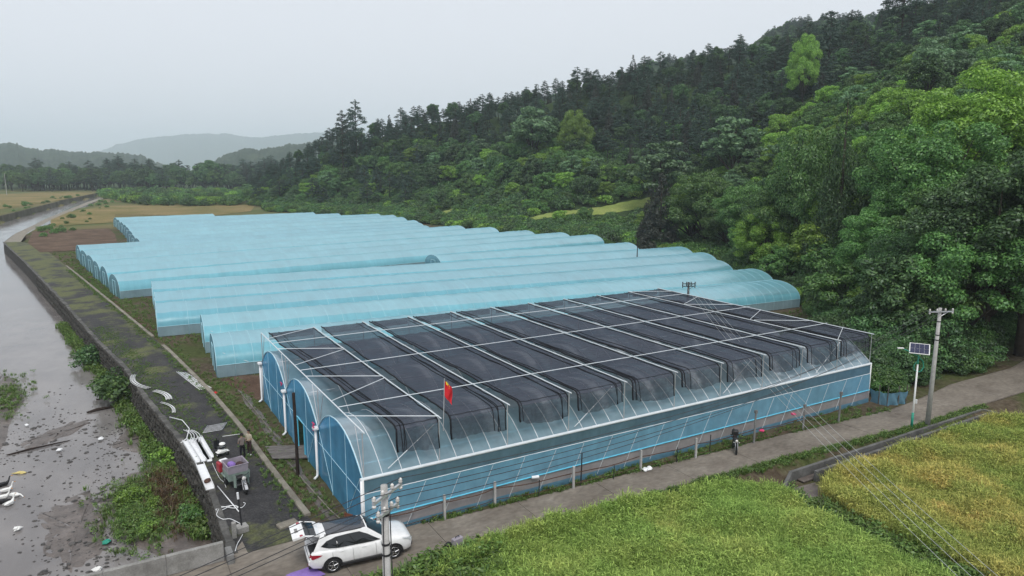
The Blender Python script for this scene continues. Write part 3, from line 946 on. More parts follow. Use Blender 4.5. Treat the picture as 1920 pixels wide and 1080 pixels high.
# the ten nets
for k in range(10):
    rr = random.Random(40 + k)
    x0, x1 = .1 + k * 4 + (.55 if k == 0 else rr.uniform(.50, .66)), .1 + (k + 1) * 4 - rr.uniform(.03, .10)
    nx = 15
    prof = []
    nb = 34
    hang = rr.uniform(1.32, 1.55)
    for j in range(nb + 1):
        b = GW + .1 - j * (GW - 1.25) / nb
        prof.append((b, GF - .03, 0))
    for j, (b, z) in enumerate(((.62, GF - .035), (.34, GF - .07), (.19, GF - .24), (.14, GF - .58), (.10, GF - .95), (.08, GF - hang))):
        prof.append((b, z, (j + 1) / 6))
    rows = []
    ph = rr.uniform(0, 6)
    for i in range(nx):
        u = i / (nx - 1)
        row = []
        for (b, z, h) in prof:
            taper = (1 - min(1, b / 20)) * (1.15 if k == 0 else .12) * (1 - u)
            x = x0 + (x1 - x0) * u + taper + .05 * math.sin(b * .9 + ph) * (1 - u) + .03 * math.sin(b * 1.7 + ph * 2) * u
            sag = -.015 * math.sin(math.pi * u) * (1 - h) - .012 * (1 - math.cos(2 * math.pi * b / (SP / 2))) * math.sin(math.pi * u)
            fold = .010 * math.sin(x * 7 + ph) + .008 * math.sin(b * 2.4 + x * 3)
            zz = z + sag + fold * (1 - h)
            if h > .9: zz += .10 * math.sin(u * 5 + ph) + (.14 if u < .1 else 0)
            row.append((x, b + (.07 * math.sin(x * 9 + ph) * h), zz))
        rows.append(row)
    m = MB(); m.grid([r_[:nb + 4] for r_ in rows])
    net = m.build('shade_net', 'shade_net', gh, smooth=True)
    m = MB(); m.grid([r_[nb + 3:] for r_ in rows]); m.build('net_skirt', 'shade_net_single', net, smooth=True)
    for rw, r_ in ((rows[0], .05), (rows[-1], .035)):
        m = MB(); m.tube([(p[0] + .02 * math.sin(j * 1.9), p[1], p[2] + .02 + .015 * math.sin(j * 2.7)) for j, p in enumerate(rw)], r_, 5)
        m.build('hem', 'nylon_hem', net, smooth=True)
    # gathered folds running down the strip
    for q in range(3):
        i = rr.choice((1, 2, 3, 11, 12))
        j0 = rr.randrange(0, 22)
        m = MB(); m.tube([(p[0] + .06 * math.sin(j * .5 + q), p[1], p[2] + .025) for j, p in enumerate(rows[i][j0:] if q else rows[i])], .026, 4)
        m.build('fold', 'nylon_hem', net, smooth=True)
    m = MB(); m.tube([(r_[-5][0], r_[-5][1] - .02, r_[-5][2]) for r_ in rows], .014, 4); m.build('draw_cord', 'nylon_hem', net)
    m = MB(); m.grid([[(r_[0][0], r_[0][1] + .02 * math.sin(r_[0][0] * 6), r_[0][2] - d) for r_ in rows] for d in (0, .3, .55)]); m.build('net_overhang', 'shade_net_single', net, smooth=True)
# right-hand end: net let down over the end frame
m = MB(); m.grid([[(GL + .1 + .04 * math.sin(b * 2), b, GF + .03 - d * (1 - .25 * math.sin(b * .5))) for b in np.linspace(.8, GW, 40)] for d in (0, .35, .7, 1.05)])
m.build('net_overhang', 'shade_net_single', gh, smooth=True)

# flag on the net frame
fl = thing('flag', 'red flag with yellow stars on a thin pole above the net frame', 'flag', (4.35, .15, 4.6))
m = MB(); m.tube([(0, 0, 0), (.12, .02, 2.75)], .022, 6); m.build('flagpole', 'galvanised', fl)
m = MB(); rows = []
for i in range(9):
    u = i / 8
    rows.append([(.12 - .005 * j + u * (.44 + .05 * math.sin(j)), .02 + .14 * math.sin(u * 7 + j * .5) * u - .05 * u, 2.70 - j * .16 - u * .62 - .06 * math.sin(u * 6)) for j in range(6)])
m.grid(rows); fc = m.build('cloth', 'red_cloth', fl, smooth=True)
def star(c, r, ax, ay):
    m = MB(); p = [Vector(c)]
    for k in range(10):
        t = math.pi / 2 + k * math.pi / 5; q = r if k % 2 == 0 else r * .4
        p.append(Vector(c) + ax * math.cos(t) * q + ay * math.sin(t) * q)
    m.add(p, [(0, i, i % 10 + 1) for i in range(1, 11)]); return m
ax, ay = Vector((.6, -.1, -.75)).normalized(), Vector((0, .1, 1)).normalized()
star((.20, -.09, 2.50), .13, ax, ay).build('star', 'yellow_star', fc)
for q in range(4):
    star((.20 + .06 + .05 * math.sin(q * .8), -.10 - .015 * q, 2.52 - q * .085), .035, ax, ay).build('star', 'yellow_star', fc)

# ------------------------------------------------------------------ plastic tunnels behind
mat_plain('tunnel_hoop', (.42, .68, .76), .4, .4, 0, .06, 2)
HW, EV, RZ = 3.75, 1.1, 3.02
TUN = [((-2.0, 35.7), (67.9, 31.1)), ((-1.7, 45.2), (73.7, 39.9)), ((-5.2, 54.9), (76.7, 50.2)), ((-4.8, 62.9), (82.3, 58.8)), ((-4.5, 72.0), (85.6, 67.8)),
       ((39.5, 80.0), (81.9, 79.0)),
       ((-8.7, 82.1), (86.1, 96.6)), ((-9.8, 92.2), (83.1, 104.5)), ((-10.8, 100.0), (79.1, 113.4)), ((-11.7, 109.5), (76, 126)), ((-12.7, 118.4), (71.2, 134.7)), ((-13.7, 129.4), (63.7, 139.1)),
       ((-3.0, 139), (66, 149)), ((-3.4, 149.1), (68.6, 158.3)), ((-3.5, 160.3), (70.5, 172.7)), ((-3.6, 172.8), (71.7, 183.5)), ((-3.8, 182), (69.4, 191)), ((-4.2, 192.3), (58.9, 200.3)), ((-4.7, 203.8), (53.3, 210.2)), ((-5.2, 214.4), (22.7, 218.4))]
ORD = ['first', 'second', 'third', 'fourth', 'fifth', 'sixth', 'seventh', 'eighth', 'ninth', 'tenth', 'eleventh', 'twelfth', 'thirteenth', 'fourteenth', 'fifteenth', 'sixteenth', 'seventeenth', 'eighteenth', 'nineteenth', 'twentieth']
def tprof(ths):
    return [(HW * math.cos(t), EV + (RZ - EV) * math.sin(t) ** .92) for t in ths]
ARC = tprof(np.linspace(0, math.pi, 19))
hoop_t = MB(); hoop_t.tube([(0, -HW, 0)] + [(0, -y, z + .005) for y, z in ARC] + [(0, HW, 0)], .019, 4); hoop_t = hoop_t.mesh('hoop', 'tunnel_hoop', True)
for i, (p, q) in enumerate(TUN):
    d = Vector((q[0] - p[0], q[1] - p[1], 0)); Lt = d.length; rz = math.atan2(d.y, d.x)
    if i == 5:
        lab = 'short blue tunnel starting half-way along the block, its dark triangular end showing between longer roofs'
    elif i == len(TUN) - 1:
        lab = 'farthest pale blue plastic tunnel, shortest of the back block, beside the stubble field'
    elif i == 0:
        lab = 'pale blue plastic tunnel directly behind the shade-net greenhouse, hoops showing at its end'
    else:
        j = i if i < 5 else i - 1
        lab = 'long pale blue plastic tunnel, %s behind the shade-net greenhouse counting the full-length ones' % ORD[j]
    t = thing('plastic_tunnel', lab, 'greenhouse', (p[0], p[1], 0), rz, 'pale blue plastic tunnels in rows')
    step = 1.5 if i < 4 else 5.0
    n = int(Lt / step)
    m = MB(); rows = []
    rr = random.Random(i)
    for k in range(2 * n + 1):
        x = k * Lt / (2 * n)
        sag = (.04 if i < 4 else .05) if k % 2 else 0
        hh = rr.uniform(-.02, .02)
        rows.append([(x, -y, z - (sag + hh) * min(1, (z - EV) * 2)) for y, z in ARC])
    m.grid(rows); m.build('roof_film', 'tunnel_film', t, smooth=True)
    for sg in (-1, 1):
        m = MB(); xs = np.linspace(0, Lt, 40)
        m.grid([[(x, sg * (HW + .01 + .02 * math.sin(x * 2 + j)), z) for x in xs] for j, z in enumerate((.06, .4, .8, EV + .06))])
        m.build('side_film', 'tunnel_side_film', t, smooth=True)
        m = MB(); m.tube([(0, sg * (HW + .03), EV + .04), (Lt, sg * (HW + .03), EV + .04)], .022, 4); m.build('rail', 'tunnel_hoop', t)
    for x in (0.01, Lt - .01):
        m = MB()
        pr = [(-y, z) for y, z in ARC]
        for (y0, z0), (y1, z1) in zip(pr[:-1], pr[1:]):
            m.add([(x, y0, .05), (x, y1, .05), (x, y1, z1), (x, y0, z0)], [(0, 1, 2, 3)])
        m.build('end_wall_film', 'tunnel_gable_film', t)
        m = MB()
        for y in (-.9, .9): m.tube([(x - .03, y, 0), (x - .03, y, 2.2)], .03, 5)
        m.tube([(x - .03, -.9, 2.2), (x - .03, .9, 2.2)], .03, 5); m.build('door_frame', 'tunnel_hoop', t)
        put('end_hoop', hoop_t, t, (x, 0, 0), (0, 0, 0), (1.3, 1.003, 1.003))
    if i < 3:
        for k in range(1, n):
            if i == 2 and k % 2: continue
            put('hoop', hoop_t, t, (k * Lt / n, 0, 0))
    elif i < 5:
        for k in range(1, 12): put('hoop', hoop_t, t, (k * 3., 0, 0))
        for k in range(1, 8): put('hoop', hoop_t, t, (Lt - k * 1.5, 0, 0))
    else:
        for k in range(1, 4): put('hoop', hoop_t, t, (Lt - k * 1.8, 0, 0))
    if i < 2:
        m = MB(); m.tube([(2.6, -HW - .05, EV + .1), (.6, -HW * .86, 2.1)], .02, 4); m.build('end_brace', 'white_tube', t)

# ------------------------------------------------------------------ trees
def leaf_arrays(r, puffs, per, size, aspect=.55, up=.55, shell=(.55, 1.0), zbias=.25, droop=0.):
    V = []
    for (cx, cy, cz, rx, ry, rzz, wgt) in puffs:
        n = max(6, int(per * wgt))
        d = r.normal(size=(n, 3)); d[:, 2] += zbias; d /= np.linalg.norm(d, axis=1)[:, None]
        k = r.uniform(shell[0] ** 2, shell[1] ** 2, n) ** .5
        k *= r.uniform(.86, 1.14, n)
        P = np.stack([cx + d[:, 0] * rx * k, cy + d[:, 1] * ry * k, cz + d[:, 2] * rzz * k], 1)
        nn = d * .7 + np.array([0, 0, up]) + r.normal(size=(n, 3)) * .38
        nn /= np.linalg.norm(nn, axis=1)[:, None]
        tng = np.cross(nn, r.normal(size=(n, 3))); tng /= np.linalg.norm(tng, axis=1)[:, None]
        tng[:, 2] -= droop; tng /= np.linalg.norm(tng, axis=1)[:, None]
        bt = np.cross(nn, tng)
        s = size * r.uniform(.6, 1.4, n)[:, None]
        V.append(np.stack([P - tng * s * .5, P + bt * s * aspect * .5 + nn * s * .10, P + tng * s * .5, P - bt * s * aspect * .5 + nn * s * .10], 1))
    return np.concatenate(V).reshape(-1, 3)
def leaf_mesh(name, V, mat):
    n = len(V) // 4
    me = bpy.data.meshes.new(name)
    me.vertices.add(n * 4); me.loops.add(n * 4); me.polygons.add(n)
    me.vertices.foreach_set('co', V.astype(np.float32).ravel())
    me.loops.foreach_set('vertex_index', np.arange(n * 4, dtype=np.int32))
    me.polygons.foreach_set('loop_start', np.arange(0, n * 4, 4, dtype=np.int32))
    me.materials.append(MATS[mat])
    me.update(calc_edges=True)
    return me
def trunk_mesh(limbs, mat):
    m = MB()
    for pts, r0, r1 in limbs:
        k = len(pts)
        m.tube(pts, [r0 + (r1 - r0) * i / (k - 1) for i in range(k)], 6)
    return m.mesh('trunk', mat, True)
def broad(seed, h, Rr, mat, per, size, npuff=34, low=.30, flat=1.0, spread=.34):
    r = np.random.default_rng(seed)
    puffs = []; limbs = []
    cz = h * (low + (1 - low) * .5); rz_ = h * (1 - low) * .5
    ga = math.pi * (3 - 5 ** .5)
    for i in range(npuff):
        zz = 1 - (i + .5) / npuff * 1.62
        q = math.sqrt(max(0, 1 - min(1, zz * zz)))
        th = i * ga + r.uniform(-.4, .4)
        k = r.uniform(.50, 1.12)
        pr = Rr * r.uniform(spread * .75, spread * 1.25)
        puffs.append((q * math.cos(th) * Rr * k, q * math.sin(th) * Rr * k, cz + zz * rz_ * k, pr, pr, pr * .66 * flat, (pr / (Rr * spread)) ** 2))
        if i % 4 == 0:
            e = puffs[-1]
            limbs.append(([(0, 0, h * low * .8), (e[0] * .45, e[1] * .45, (h * low + e[2]) / 2 - .2), (e[0] * .9, e[1] * .9, e[2] - .2)], h * .016, .03))
    limbs.append(([(0, 0, -1.5), (.04 * h * r.uniform(-.5, .5), .03 * h * r.uniform(-.5, .5), h * .4), (.02 * h, 0, h * .8)], h * .026, h * .008))
    V = leaf_arrays(r, puffs, per, size)
    return leaf_mesh('crown', V, mat), trunk_mesh(limbs, 'bark')
def pine(seed, h, Rr, mat, per, size, low=.38):
    r = np.random.default_rng(seed)
    puffs = []; limbs = [([(0, 0, -1.5), (.12 * r.uniform(-1, 1), .12 * r.uniform(-1, 1), h * .5), (.1, .1, h * .97)], h * .017, h * .005)]
    z = h * low
    while z < h * .98:
        u = (z - h * low) / (h * (1 - low))
        rad = Rr * (1 - u) ** .62 * (.55 + .45 * min(1, u * 4 + .3)) + .25
        for k in range(int(r.integers(3, 6))):
            th = r.uniform(0, 6.28); q = rad * r.uniform(.45, 1.0)
            pr = max(.45, rad * r.uniform(.26, .42))
            zc = z + q * .16 + r.uniform(-.2, .2)
            puffs.append((q * math.cos(th), q * math.sin(th), zc, pr * 1.15, pr * 1.15, pr * .38, (pr / 1.0) ** 1.6))
            limbs.append(([(0, 0, z - .2), (q * .95 * math.cos(th), q * .95 * math.sin(th), zc - .1)], h * .006, .02))
        z += h * .055
    puffs.append((0, 0, h * .97, .5, .5, .6, .5))
    V = leaf_arrays(r, puffs, per, size, .30, .8, (.2, 1.0), .4)
    return leaf_mesh('crown', V, mat), trunk_mesh(limbs, 'bark')
def cone(seed, h, Rr, mat, per, size, low=.06, drp=.5):
    r = np.random.default_rng(seed)
    puffs = []
    z = h * low
    while z < h:
        u = z / h
        rad = Rr * (1 - u) ** .8 + .12
        n = max(3, int(rad * 5))
        for k in range(n):
            th = r.uniform(0, 6.28); q = rad * r.uniform(.5, .95)
            pr = max(.3, rad * .3)
            puffs.append((q * math.cos(th), q * math.sin(th), z - q * .12, pr, pr, pr * 1.15, (pr / .7) ** 1.6))
        z += h * .045
    V = leaf_arrays(r, puffs, per, size, .32, .3, (.4, 1.0), .2, drp)
    return leaf_mesh('crown', V, mat), trunk_mesh([([(0, 0, -1.5), (0, 0, h * .5), (0, 0, h * .96)], h * .02, .04)], 'bark')
PROTO = {
    'pine': [pine(11, 12.5, 3.4, 'leaf_pine', 100, .46), pine(12, 11, 3.0, 'leaf_pine', 100, .45, .30), pine(13, 13.5, 3.8, 'leaf_pine', 100, .46, .45), pine(14, 10, 3.3, 'leaf_pine', 105, .45, .25)],
    'dark': [broad(21, 9, 3.6, 'leaf_dark', 210, .38, 40, .3, 1, .28), broad(22, 8, 3.9, 'leaf_dark', 210, .38, 36, .25, .9, .30), broad(23, 10.5, 3.3, 'leaf_dark', 210, .38, 46, .3, 1.1, .27)],
    'mid': [broad(31, 8, 3.6, 'leaf_mid', 210, .36, 40, .3, 1, .28), broad(32, 7, 3.8, 'leaf_mid', 210, .36, 36, .25, .85, .30), broad(33, 9.5, 3.4, 'leaf_mid', 210, .36, 46, .3, 1.1, .27)],
    'bright': [broad(41, 7.5, 3.3, 'leaf_bright', 210, .35, 40, .3, 1, .28), broad(42, 8.5, 3.7, 'leaf_bright', 210, .35, 42, .3, .9, .28)],
    'pale': [broad(51, 10.5, 3.6, 'leaf_pale', 110, .55, 40, .25, .55, .30), broad(52, 9.5, 3.9, 'leaf_pale', 110, .55, 36, .25, .55, .32)],
    'fir': [cone(61, 13, 2.9, 'leaf_fir', 90, .36), cone(62, 12, 2.5, 'leaf_pine', 90, .36)],
    'cypress': [cone(63, 14.5, 3.2, 'leaf_dark', 170, .26, .06, .7)],
    'big_dark': [broad(71, 14.5, 6.2, 'leaf_dark', 520, .27, 81, .24, .95, .22), broad(72, 15.5, 6.0, 'leaf_dark', 520, .27, 86, .26, .95, .22)],
    'big_mid': [broad(73, 13.5, 6.0, 'leaf_mid', 520, .27, 81, .24, .95, .22), broad(74, 12.5, 5.6, 'leaf_mid', 520, .27, 75, .22, .95, .22)],
    'big_bright': [broad(75, 14, 6.2, 'leaf_bright', 520, .27, 83, .24, .95, .22)],
    'shrub_mid': [broad(81, 2.6, 1.9, 'leaf_mid', 60, .36, 16, .05, .9, .42), broad(82, 2.2, 1.7, 'leaf_mid', 60, .34, 14, .05, .9, .42)],
    'shrub_bright': [broad(83, 2.4, 1.8, 'leaf_bright', 60, .34, 15, .05, .9, .42)],
    'thicket_dark': [broad(91, 3.2, 2.0, 'leaf_dark', 260, .20, 18, .02, .9, .40)],
    'thicket_mid': [broad(92, 2.8, 1.9, 'leaf_mid', 260, .19, 18, .02, .9, .40)],
    'thicket_bright': [broad(93, 2.6, 1.9, 'leaf_bright', 260, .18, 18, .02, .9, .40)],
    'shrub_dark': [broad(84, 2.8, 2.0, 'leaf_dark', 60, .38, 16, .05, .9, .42)],
}
NAMES = {'pine': 'pine_tree', 'dark': 'broadleaf_tree', 'mid': 'broadleaf_tree', 'bright': 'broadleaf_tree', 'pale': 'broadleaf_tree', 'fir': 'fir_tree', 'cypress': 'cypress_tree', 'big_dark': 'broadleaf_tree', 'big_mid': 'broadleaf_tree', 'big_bright': 'broadleaf_tree', 'shrub_mid': 'shrub', 'shrub_bright': 'shrub', 'shrub_dark': 'shrub'}
PLACED = []
def tree(kind, X, Y, label, group=None, scl=1.0, var=None, z=None, cat=None, sq=1.0):
    r = random.Random(hash((round(X, 2), round(Y, 2))) & 0xffff)
    cm_, tm = PROTO[kind][r.randrange(len(PROTO[kind])) if var is None else var]
    if z is None: z = float(ground_z(np.array([X]), np.array([Y]))[0])
    t = thing(NAMES[kind], label, cat or ('shrub' if kind.startswith('shrub') else 'tree'), (X, Y, z - .1), r.uniform(0, 6.28), group)
    t.scale = (scl, scl, scl * sq)
    put('trunk', tm, t); put('crown', cm_, t)
    PLACED.append((X, Y))
    return t
def tpx(kind, px, py_top, Yc, label, group=None, var=None, sq=1.0, cat=None, wx=1.0):
    """tree whose top shows at (px, py_top), standing at forward distance Yc: its height gives its scale"""
    X, Yw, zt = atY(px, py_top, Yc)
    zg = float(ground_z(np.array([X]), np.array([Yw]))[0])
    base_h = {'pine': 12, 'dark': 9, 'mid': 8.2, 'bright': 8, 'pale': 10, 'fir': 13, 'cypress': 14.5, 'big_dark': 15, 'big_mid': 13.2, 'big_bright': 14, 'shrub_mid': 2.4, 'shrub_bright': 2.4, 'shrub_dark': 2.7}[kind]
    s = max(.35, (zt - zg) / base_h / sq)
    if s > 1.25 and kind in ('mid', 'dark', 'bright'):
        kind = 'big_' + kind; var = None
        s = (zt - zg) / {'big_dark': 15, 'big_mid': 13.2, 'big_bright': 14}[kind] / sq
    t_ = tree(kind, X, Yw, label, group, s, var, zg, cat, sq)
    t_.scale = (t_.scale[0] * wx, t_.scale[1] * wx, t_.scale[2])
    return t_
# single trees one can point at
TP1 = tpx('pine', 666, 203, 330, 'taller of two slender pines breaking the skyline at the end of the ridge', var=2)
TP2 = tpx('pine', 640, 214, 326, 'shorter of two slender pines breaking the skyline at the end of the ridge', var=0)
for q_ in (TP1, TP2): q_.scale = (q_.scale[0] * .62, q_.scale[1] * .62, q_.scale[2])
tpx('pale', 1380, 226, 205, 'tall pale green feathery tree standing alone in front of the dark pines', var=0)
tpx('cypress', 1592, 172, 98, 'tall dark pointed cypress among the bright broadleaf trees', wx=.8)
tpx('fir', 1242, 322, 152, 'dark brownish fir at the foot of the slope behind the tunnel ends', var=0, wx=1.15)
tpx('fir', 1222, 350, 156, 'shorter dark fir touching the left side of the brownish fir', var=0, wx=1.1)
tpx('bright', 1512, 74, 232, 'bright green tree high on the slope amid dark pines near the skyline', var=1, wx=.5)
tpx('pale', 1745, 68, 185, 'large pale grey-green tree high on the right slope', var=1, wx=.8)
tpx('pale', 1000, 196, 278, 'pale green tree in the middle of the left part of the slope', var=1)
tpx('bright', 1078, 212, 270, 'bright green rounded tree left of the dark pine stand', var=0, wx=.75)
tpx('pale', 1240, 272, 215, 'small pale tree just above the brownish fir', var=0)
tpx('big_bright', 1862, 150, 92, 'big bright yellow-green tree with a broad crown above the road', var=0)
tpx('big_mid', 1760, 235, 86, 'big leafy tree left of the bright crown, above the solar lamp', var=0)
tpx('big_dark', 1905, 330, 78, 'big dark tree overhanging the road where it leaves the picture', var=0)
tpx('big_mid', 1820, 320, 76, 'dense green tree directly behind the concrete utility pole', var=1)
tpx('big_mid', 1655, 395, 80, 'bushy green tree behind the end of the shade-net greenhouse', var=1)
tpx('mid', 1530, 245, 108, 'leafy tree standing against the left side of the cypress', var=0, wx=.55)
tpx('bright', 1440, 395, 112, 'bright feathery tree beside the ends of the nearest tunnels', var=1)
tpx('mid', 1330, 320, 150, 'rounded green tree right of the brownish fir', var=1)
tpx('pine', 1560, 10, 262, 'broad dark pine rising from the ridge below the distant hilltop', var=1)
tpx('pine', 1700, -40, 240, 'tall open pine crossing the top edge of the photo', var=2)
# groups that share a look
G3, L3 = 'trees beside the road and tunnel ends', 'dark leafy tree in the thicket between the tunnel ends and the road'
def near_label(px, py):
    return NL.get((px, py), 'dark leafy tree in the thicket ' + ('beside the ends of the near tunnels' if px < 1560 else 'around the pump box' if px < 1670 else 'behind the solar lamp and concrete pole' if px < 1830 else 'overhanging the road at the right edge'))
NL = {(1700, 430): 'dark tree rising behind the far top corner of the shade nets', (1770, 420): 'dark leafy tree just left of the concrete pole top', (1850, 440): 'dark tree right of the concrete pole top', (1620, 470): 'bushy tree behind the pump box',
      (1570, 430): 'green tree below the cypress near the pump box', (1800, 190): 'bright-topped tree just left of the big yellow-green crown', (1925, 165): 'bright crown cut by the right edge of the photo', (1660, 255): 'leafy tree right of the cypress', (1505, 330): 'leafy tree below and left of the cypress',
      (1680, 505): 'low dark tree behind the solar lamp head', (1732, 490): 'low green tree between the solar lamp and the concrete pole', (1790, 520): 'low dark tree right of the concrete pole beside the road', (1905, 520): 'low dark tree where the road leaves the photo'}
near = [('big_dark', 1700, 430, 72), ('big_mid', 1770, 420, 71), ('big_dark', 1850, 440, 73), ('big_mid', 1920, 250, 90), ('big_dark', 1960, 420, 74), ('big_mid', 1620, 470, 86), ('mid', 1570, 430, 96),
        ('big_bright', 1990, 180, 95), ('big_mid', 1690, 300, 96), ('big_mid', 1740, 340, 82), ('big_bright', 1800, 190, 104), ('big_bright', 1925, 165, 112), ('big_mid', 1660, 255, 118), ('mid', 1505, 330, 112), ('dark', 1475, 350, 122),
        ('bright', 1580, 350, 104), ('mid', 1420, 350, 132), ('mid', 1375, 370, 142), ('bright', 1540, 420, 100), ('dark', 1630, 345, 106), ('bright', 1300, 345, 158), ('mid', 1480, 450, 104), ('dark', 1520, 500, 97), ('mid', 1405, 430, 124), ('dark', 1590, 520, 84), ('mid', 1560, 500, 92)]
near += [('big_dark', 1880, 330, 67), ('big_dark', 1955, 300, 66), ('big_dark', 2010, 340, 64), ('big_mid', 1830, 400, 66), ('dark', 1680, 505, 66), ('mid', 1732, 490, 66), ('dark', 1790, 520, 68), ('dark', 1850, 540, 72), ('dark', 1905, 520, 74), ('dark', 1640, 540, 68), ('mid', 1590, 470, 80), ('dark', 1700, 560, 64), ('dark', 1760, 575, 66)]
for k, px, py, Yc in near:
    tpx(k, px, py, Yc, near_label(px, py), G3)
def scatter_pts(n, t_rng, u_rng, seed, mind, avoid=True):
    r = np.random.default_rng(seed); out = []
    tries = 0
    while len(out) < n and tries < n * 40:
        tries += 1
        t = tt(r.uniform(*t_rng)); u = r.uniform(*u_rng)
        f = interp(FOOT, t); rd = interp(RIDGE, t)
        y = f + (rd - f) * u; x = t * y
        X, Y = c2w(x, y)
        md = mind
        if all((X - a) ** 2 + (Y - b) ** 2 > md * md for a, b in out[-700:]) and (not avoid or all((X - a) ** 2 + (Y - b) ** 2 > 6 for a, b in PLACED)):
            out.append((X, Y))
    return out
def on_terrace(X, Y):
    x, y = w2c(X, Y); px = 960 + 1310 * x / y
    return (1072 < px < 1228 and 205 < y < 228) or (982 < px < 1090 and 209 < y < 227) or (1254 < px < 1356 and 180 < y < 203) or (772 < px < 862 and 246 < y < 265)
FOREST = []
def kind_for(X, Y, r):
    x, y = w2c(X, Y); t = x / y
    u = (y - interp(FOOT, t)) / (interp(RIDGE, t) - interp(FOOT, t))
    px = 960 + 1310 * t
    # the pines hold the upper slope; further right they start higher up
    thr = np.interp(px, [500, 700, 900, 1100, 1300, 1450, 1600, 1800, 2000], [.55, .70, .66, .52, .38, .50, .66, .75, .8])
    thr += .10 * math.sin(X * .05) * math.cos(Y * .06)
    if u > thr:
        return r.choice(['pine'] * 9 + ['dark'] * 2 + ['fir'] + ['pale'] * (1 if px > 1400 else 0) + ['mid'] * (1 if px > 1500 else 0))
    return r.choice(['mid'] * 5 + ['dark'] * (6 if px < 900 else 3) + ['bright'] * (3 if px > 1000 else 1) + ['pale'] + ['pine'] * (3 if px < 800 else 0))
rr = random.Random(5)
SECT = [(700, 'at the outer end of the spur'), (900, 'above the farthest tunnels'), (1080, 'above the middle tunnels'), (1230, 'above the yellow terrace'), (1420, 'above and beside the brownish fir'), (1600, 'left of the tall cypress'), (1760, 'right of the tall cypress'), (3000, 'near the right edge of the photo')]
def sector(px):
    return next(n for lim, n in SECT if px < lim)
cand = scatter_pts(900, (480, 2050), (.02, 1.12), 3, 4.2)
cand = [p for p in cand if not on_terrace(*p)]
cand.sort(key=lambda p: w2c(*p)[1])
n_ind = 0
for X, Y in cand:
    k = kind_for(X, Y, rr)
    x, y = w2c(X, Y); px = 960 + 1310 * x / y
    s = rr.uniform(.75, 1.15)
    u = (y - interp(FOOT, x / y)) / (interp(RIDGE, x / y) - interp(FOOT, x / y))
    if k == 'pine' and n_ind < 400:
        if u > .35 or px < 900: s = rr.uniform(.72, 1.08)
    if k != 'pine' and u < .35: s *= .62
    if u > .85: s *= .85
    px_ok = 480 < px < 1960
    if px_ok and (n_ind < 165 or (k == 'pine' and n_ind < 290 and rr.random() < .75)):
        if k == 'pine': tree(k, X, Y, 'dark grey-green pine on the upper hillside ' + sector(px), 'dark pines ' + sector(px), s)
        elif k == 'fir': tree(k, X, Y, 'dark narrow conifer on the hillside ' + sector(px), 'dark conifers ' + sector(px), s)
        else: tree(k, X, Y, {'mid': 'mid green', 'dark': 'dark green', 'bright': 'bright green', 'pale': 'pale green'}[k] + ' broadleaf tree on the hillside ' + sector(px), 'broadleaf trees ' + sector(px), s)
        n_ind += 1
    else:
        FOREST.append((X, Y, k, s))
# ------------------------------------------------------------------ scattered masses (geometry nodes)
def source(kind):
    out = []
    for c, t in PROTO[kind]:
        me = bpy.data.meshes.new('src'); bm = bmesh.new()
        bm.from_mesh(c); nfc = len(bm.faces)
        bm.from_mesh(t)
        bm.faces.ensure_lookup_table()
        for i in range(nfc, len(bm.faces)): bm.faces[i].material_index = 1
        bm.to_mesh(me); bm.free()
        me.materials.append(c.materials[0]); me.materials.append(t.materials[0])
        out.append(me)
    return out
_SRC = {}
def scatter(name, meshes, P, S, Rz, I, label=None, tilt=None):
    P = np.asarray(P, np.float32)
    c = bpy.data.collections.new('src_' + name)
    for i, me in enumerate(meshes):
        o = bpy.data.objects.new('src_%s_%02d' % (name, i), me); c.objects.link(o)
    me = bpy.data.meshes.new(name)
    me.vertices.add(len(P)); me.vertices.foreach_set('co', P.ravel())
    for nm, ty, arr in (('scl', 'FLOAT', S), ('rot', 'FLOAT', Rz), ('idx', 'INT', I)):
        a = me.attributes.new(nm, ty, 'POINT'); a.data.foreach_set('value', np.asarray(arr, np.float32 if ty == 'FLOAT' else np.int32))
    me.update()
    o = put(name, me)
    g = bpy.data.node_groups.new(name, 'GeometryNodeTree')
    g.interface.new_socket('Geometry', in_out='INPUT', socket_type='NodeSocketGeometry')
    g.interface.new_socket('Geometry', in_out='OUTPUT', socket_type='NodeSocketGeometry')
    n = g.nodes; gi = n.new('NodeGroupInput'); go = n.new('NodeGroupOutput')
    ip = n.new('GeometryNodeInstanceOnPoints'); ci = n.new('GeometryNodeCollectionInfo')
    ci.inputs['Collection'].default_value = c; ci.inputs['Separate Children'].default_value = True; ci.inputs['Reset Children'].default_value = True
    def na(nm, ty):
        q = n.new('GeometryNodeInputNamedAttribute'); q.data_type = ty; q.inputs['Name'].default_value = nm
        return q.outputs['Attribute']
    cx = n.new('ShaderNodeCombineXYZ')
    g.links.new(na('rot', 'FLOAT'), cx.inputs[2])
    g.links.new(gi.outputs[0], ip.inputs['Points']); g.links.new(ci.outputs[0], ip.inputs['Instance'])
    ip.inputs['Pick Instance'].default_value = True
    g.links.new(na('idx', 'INT'), ip.inputs['Instance Index'])
    g.links.new(cx.outputs[0], ip.inputs['Rotation']); g.links.new(na('scl', 'FLOAT'), ip.inputs['Scale'])
    g.links.new(ip.outputs[0], go.inputs[0])
    md = o.modifiers.new('scatter', 'NODES'); md.node_group = g
    tag(o, label, kind='stuff')
    return o
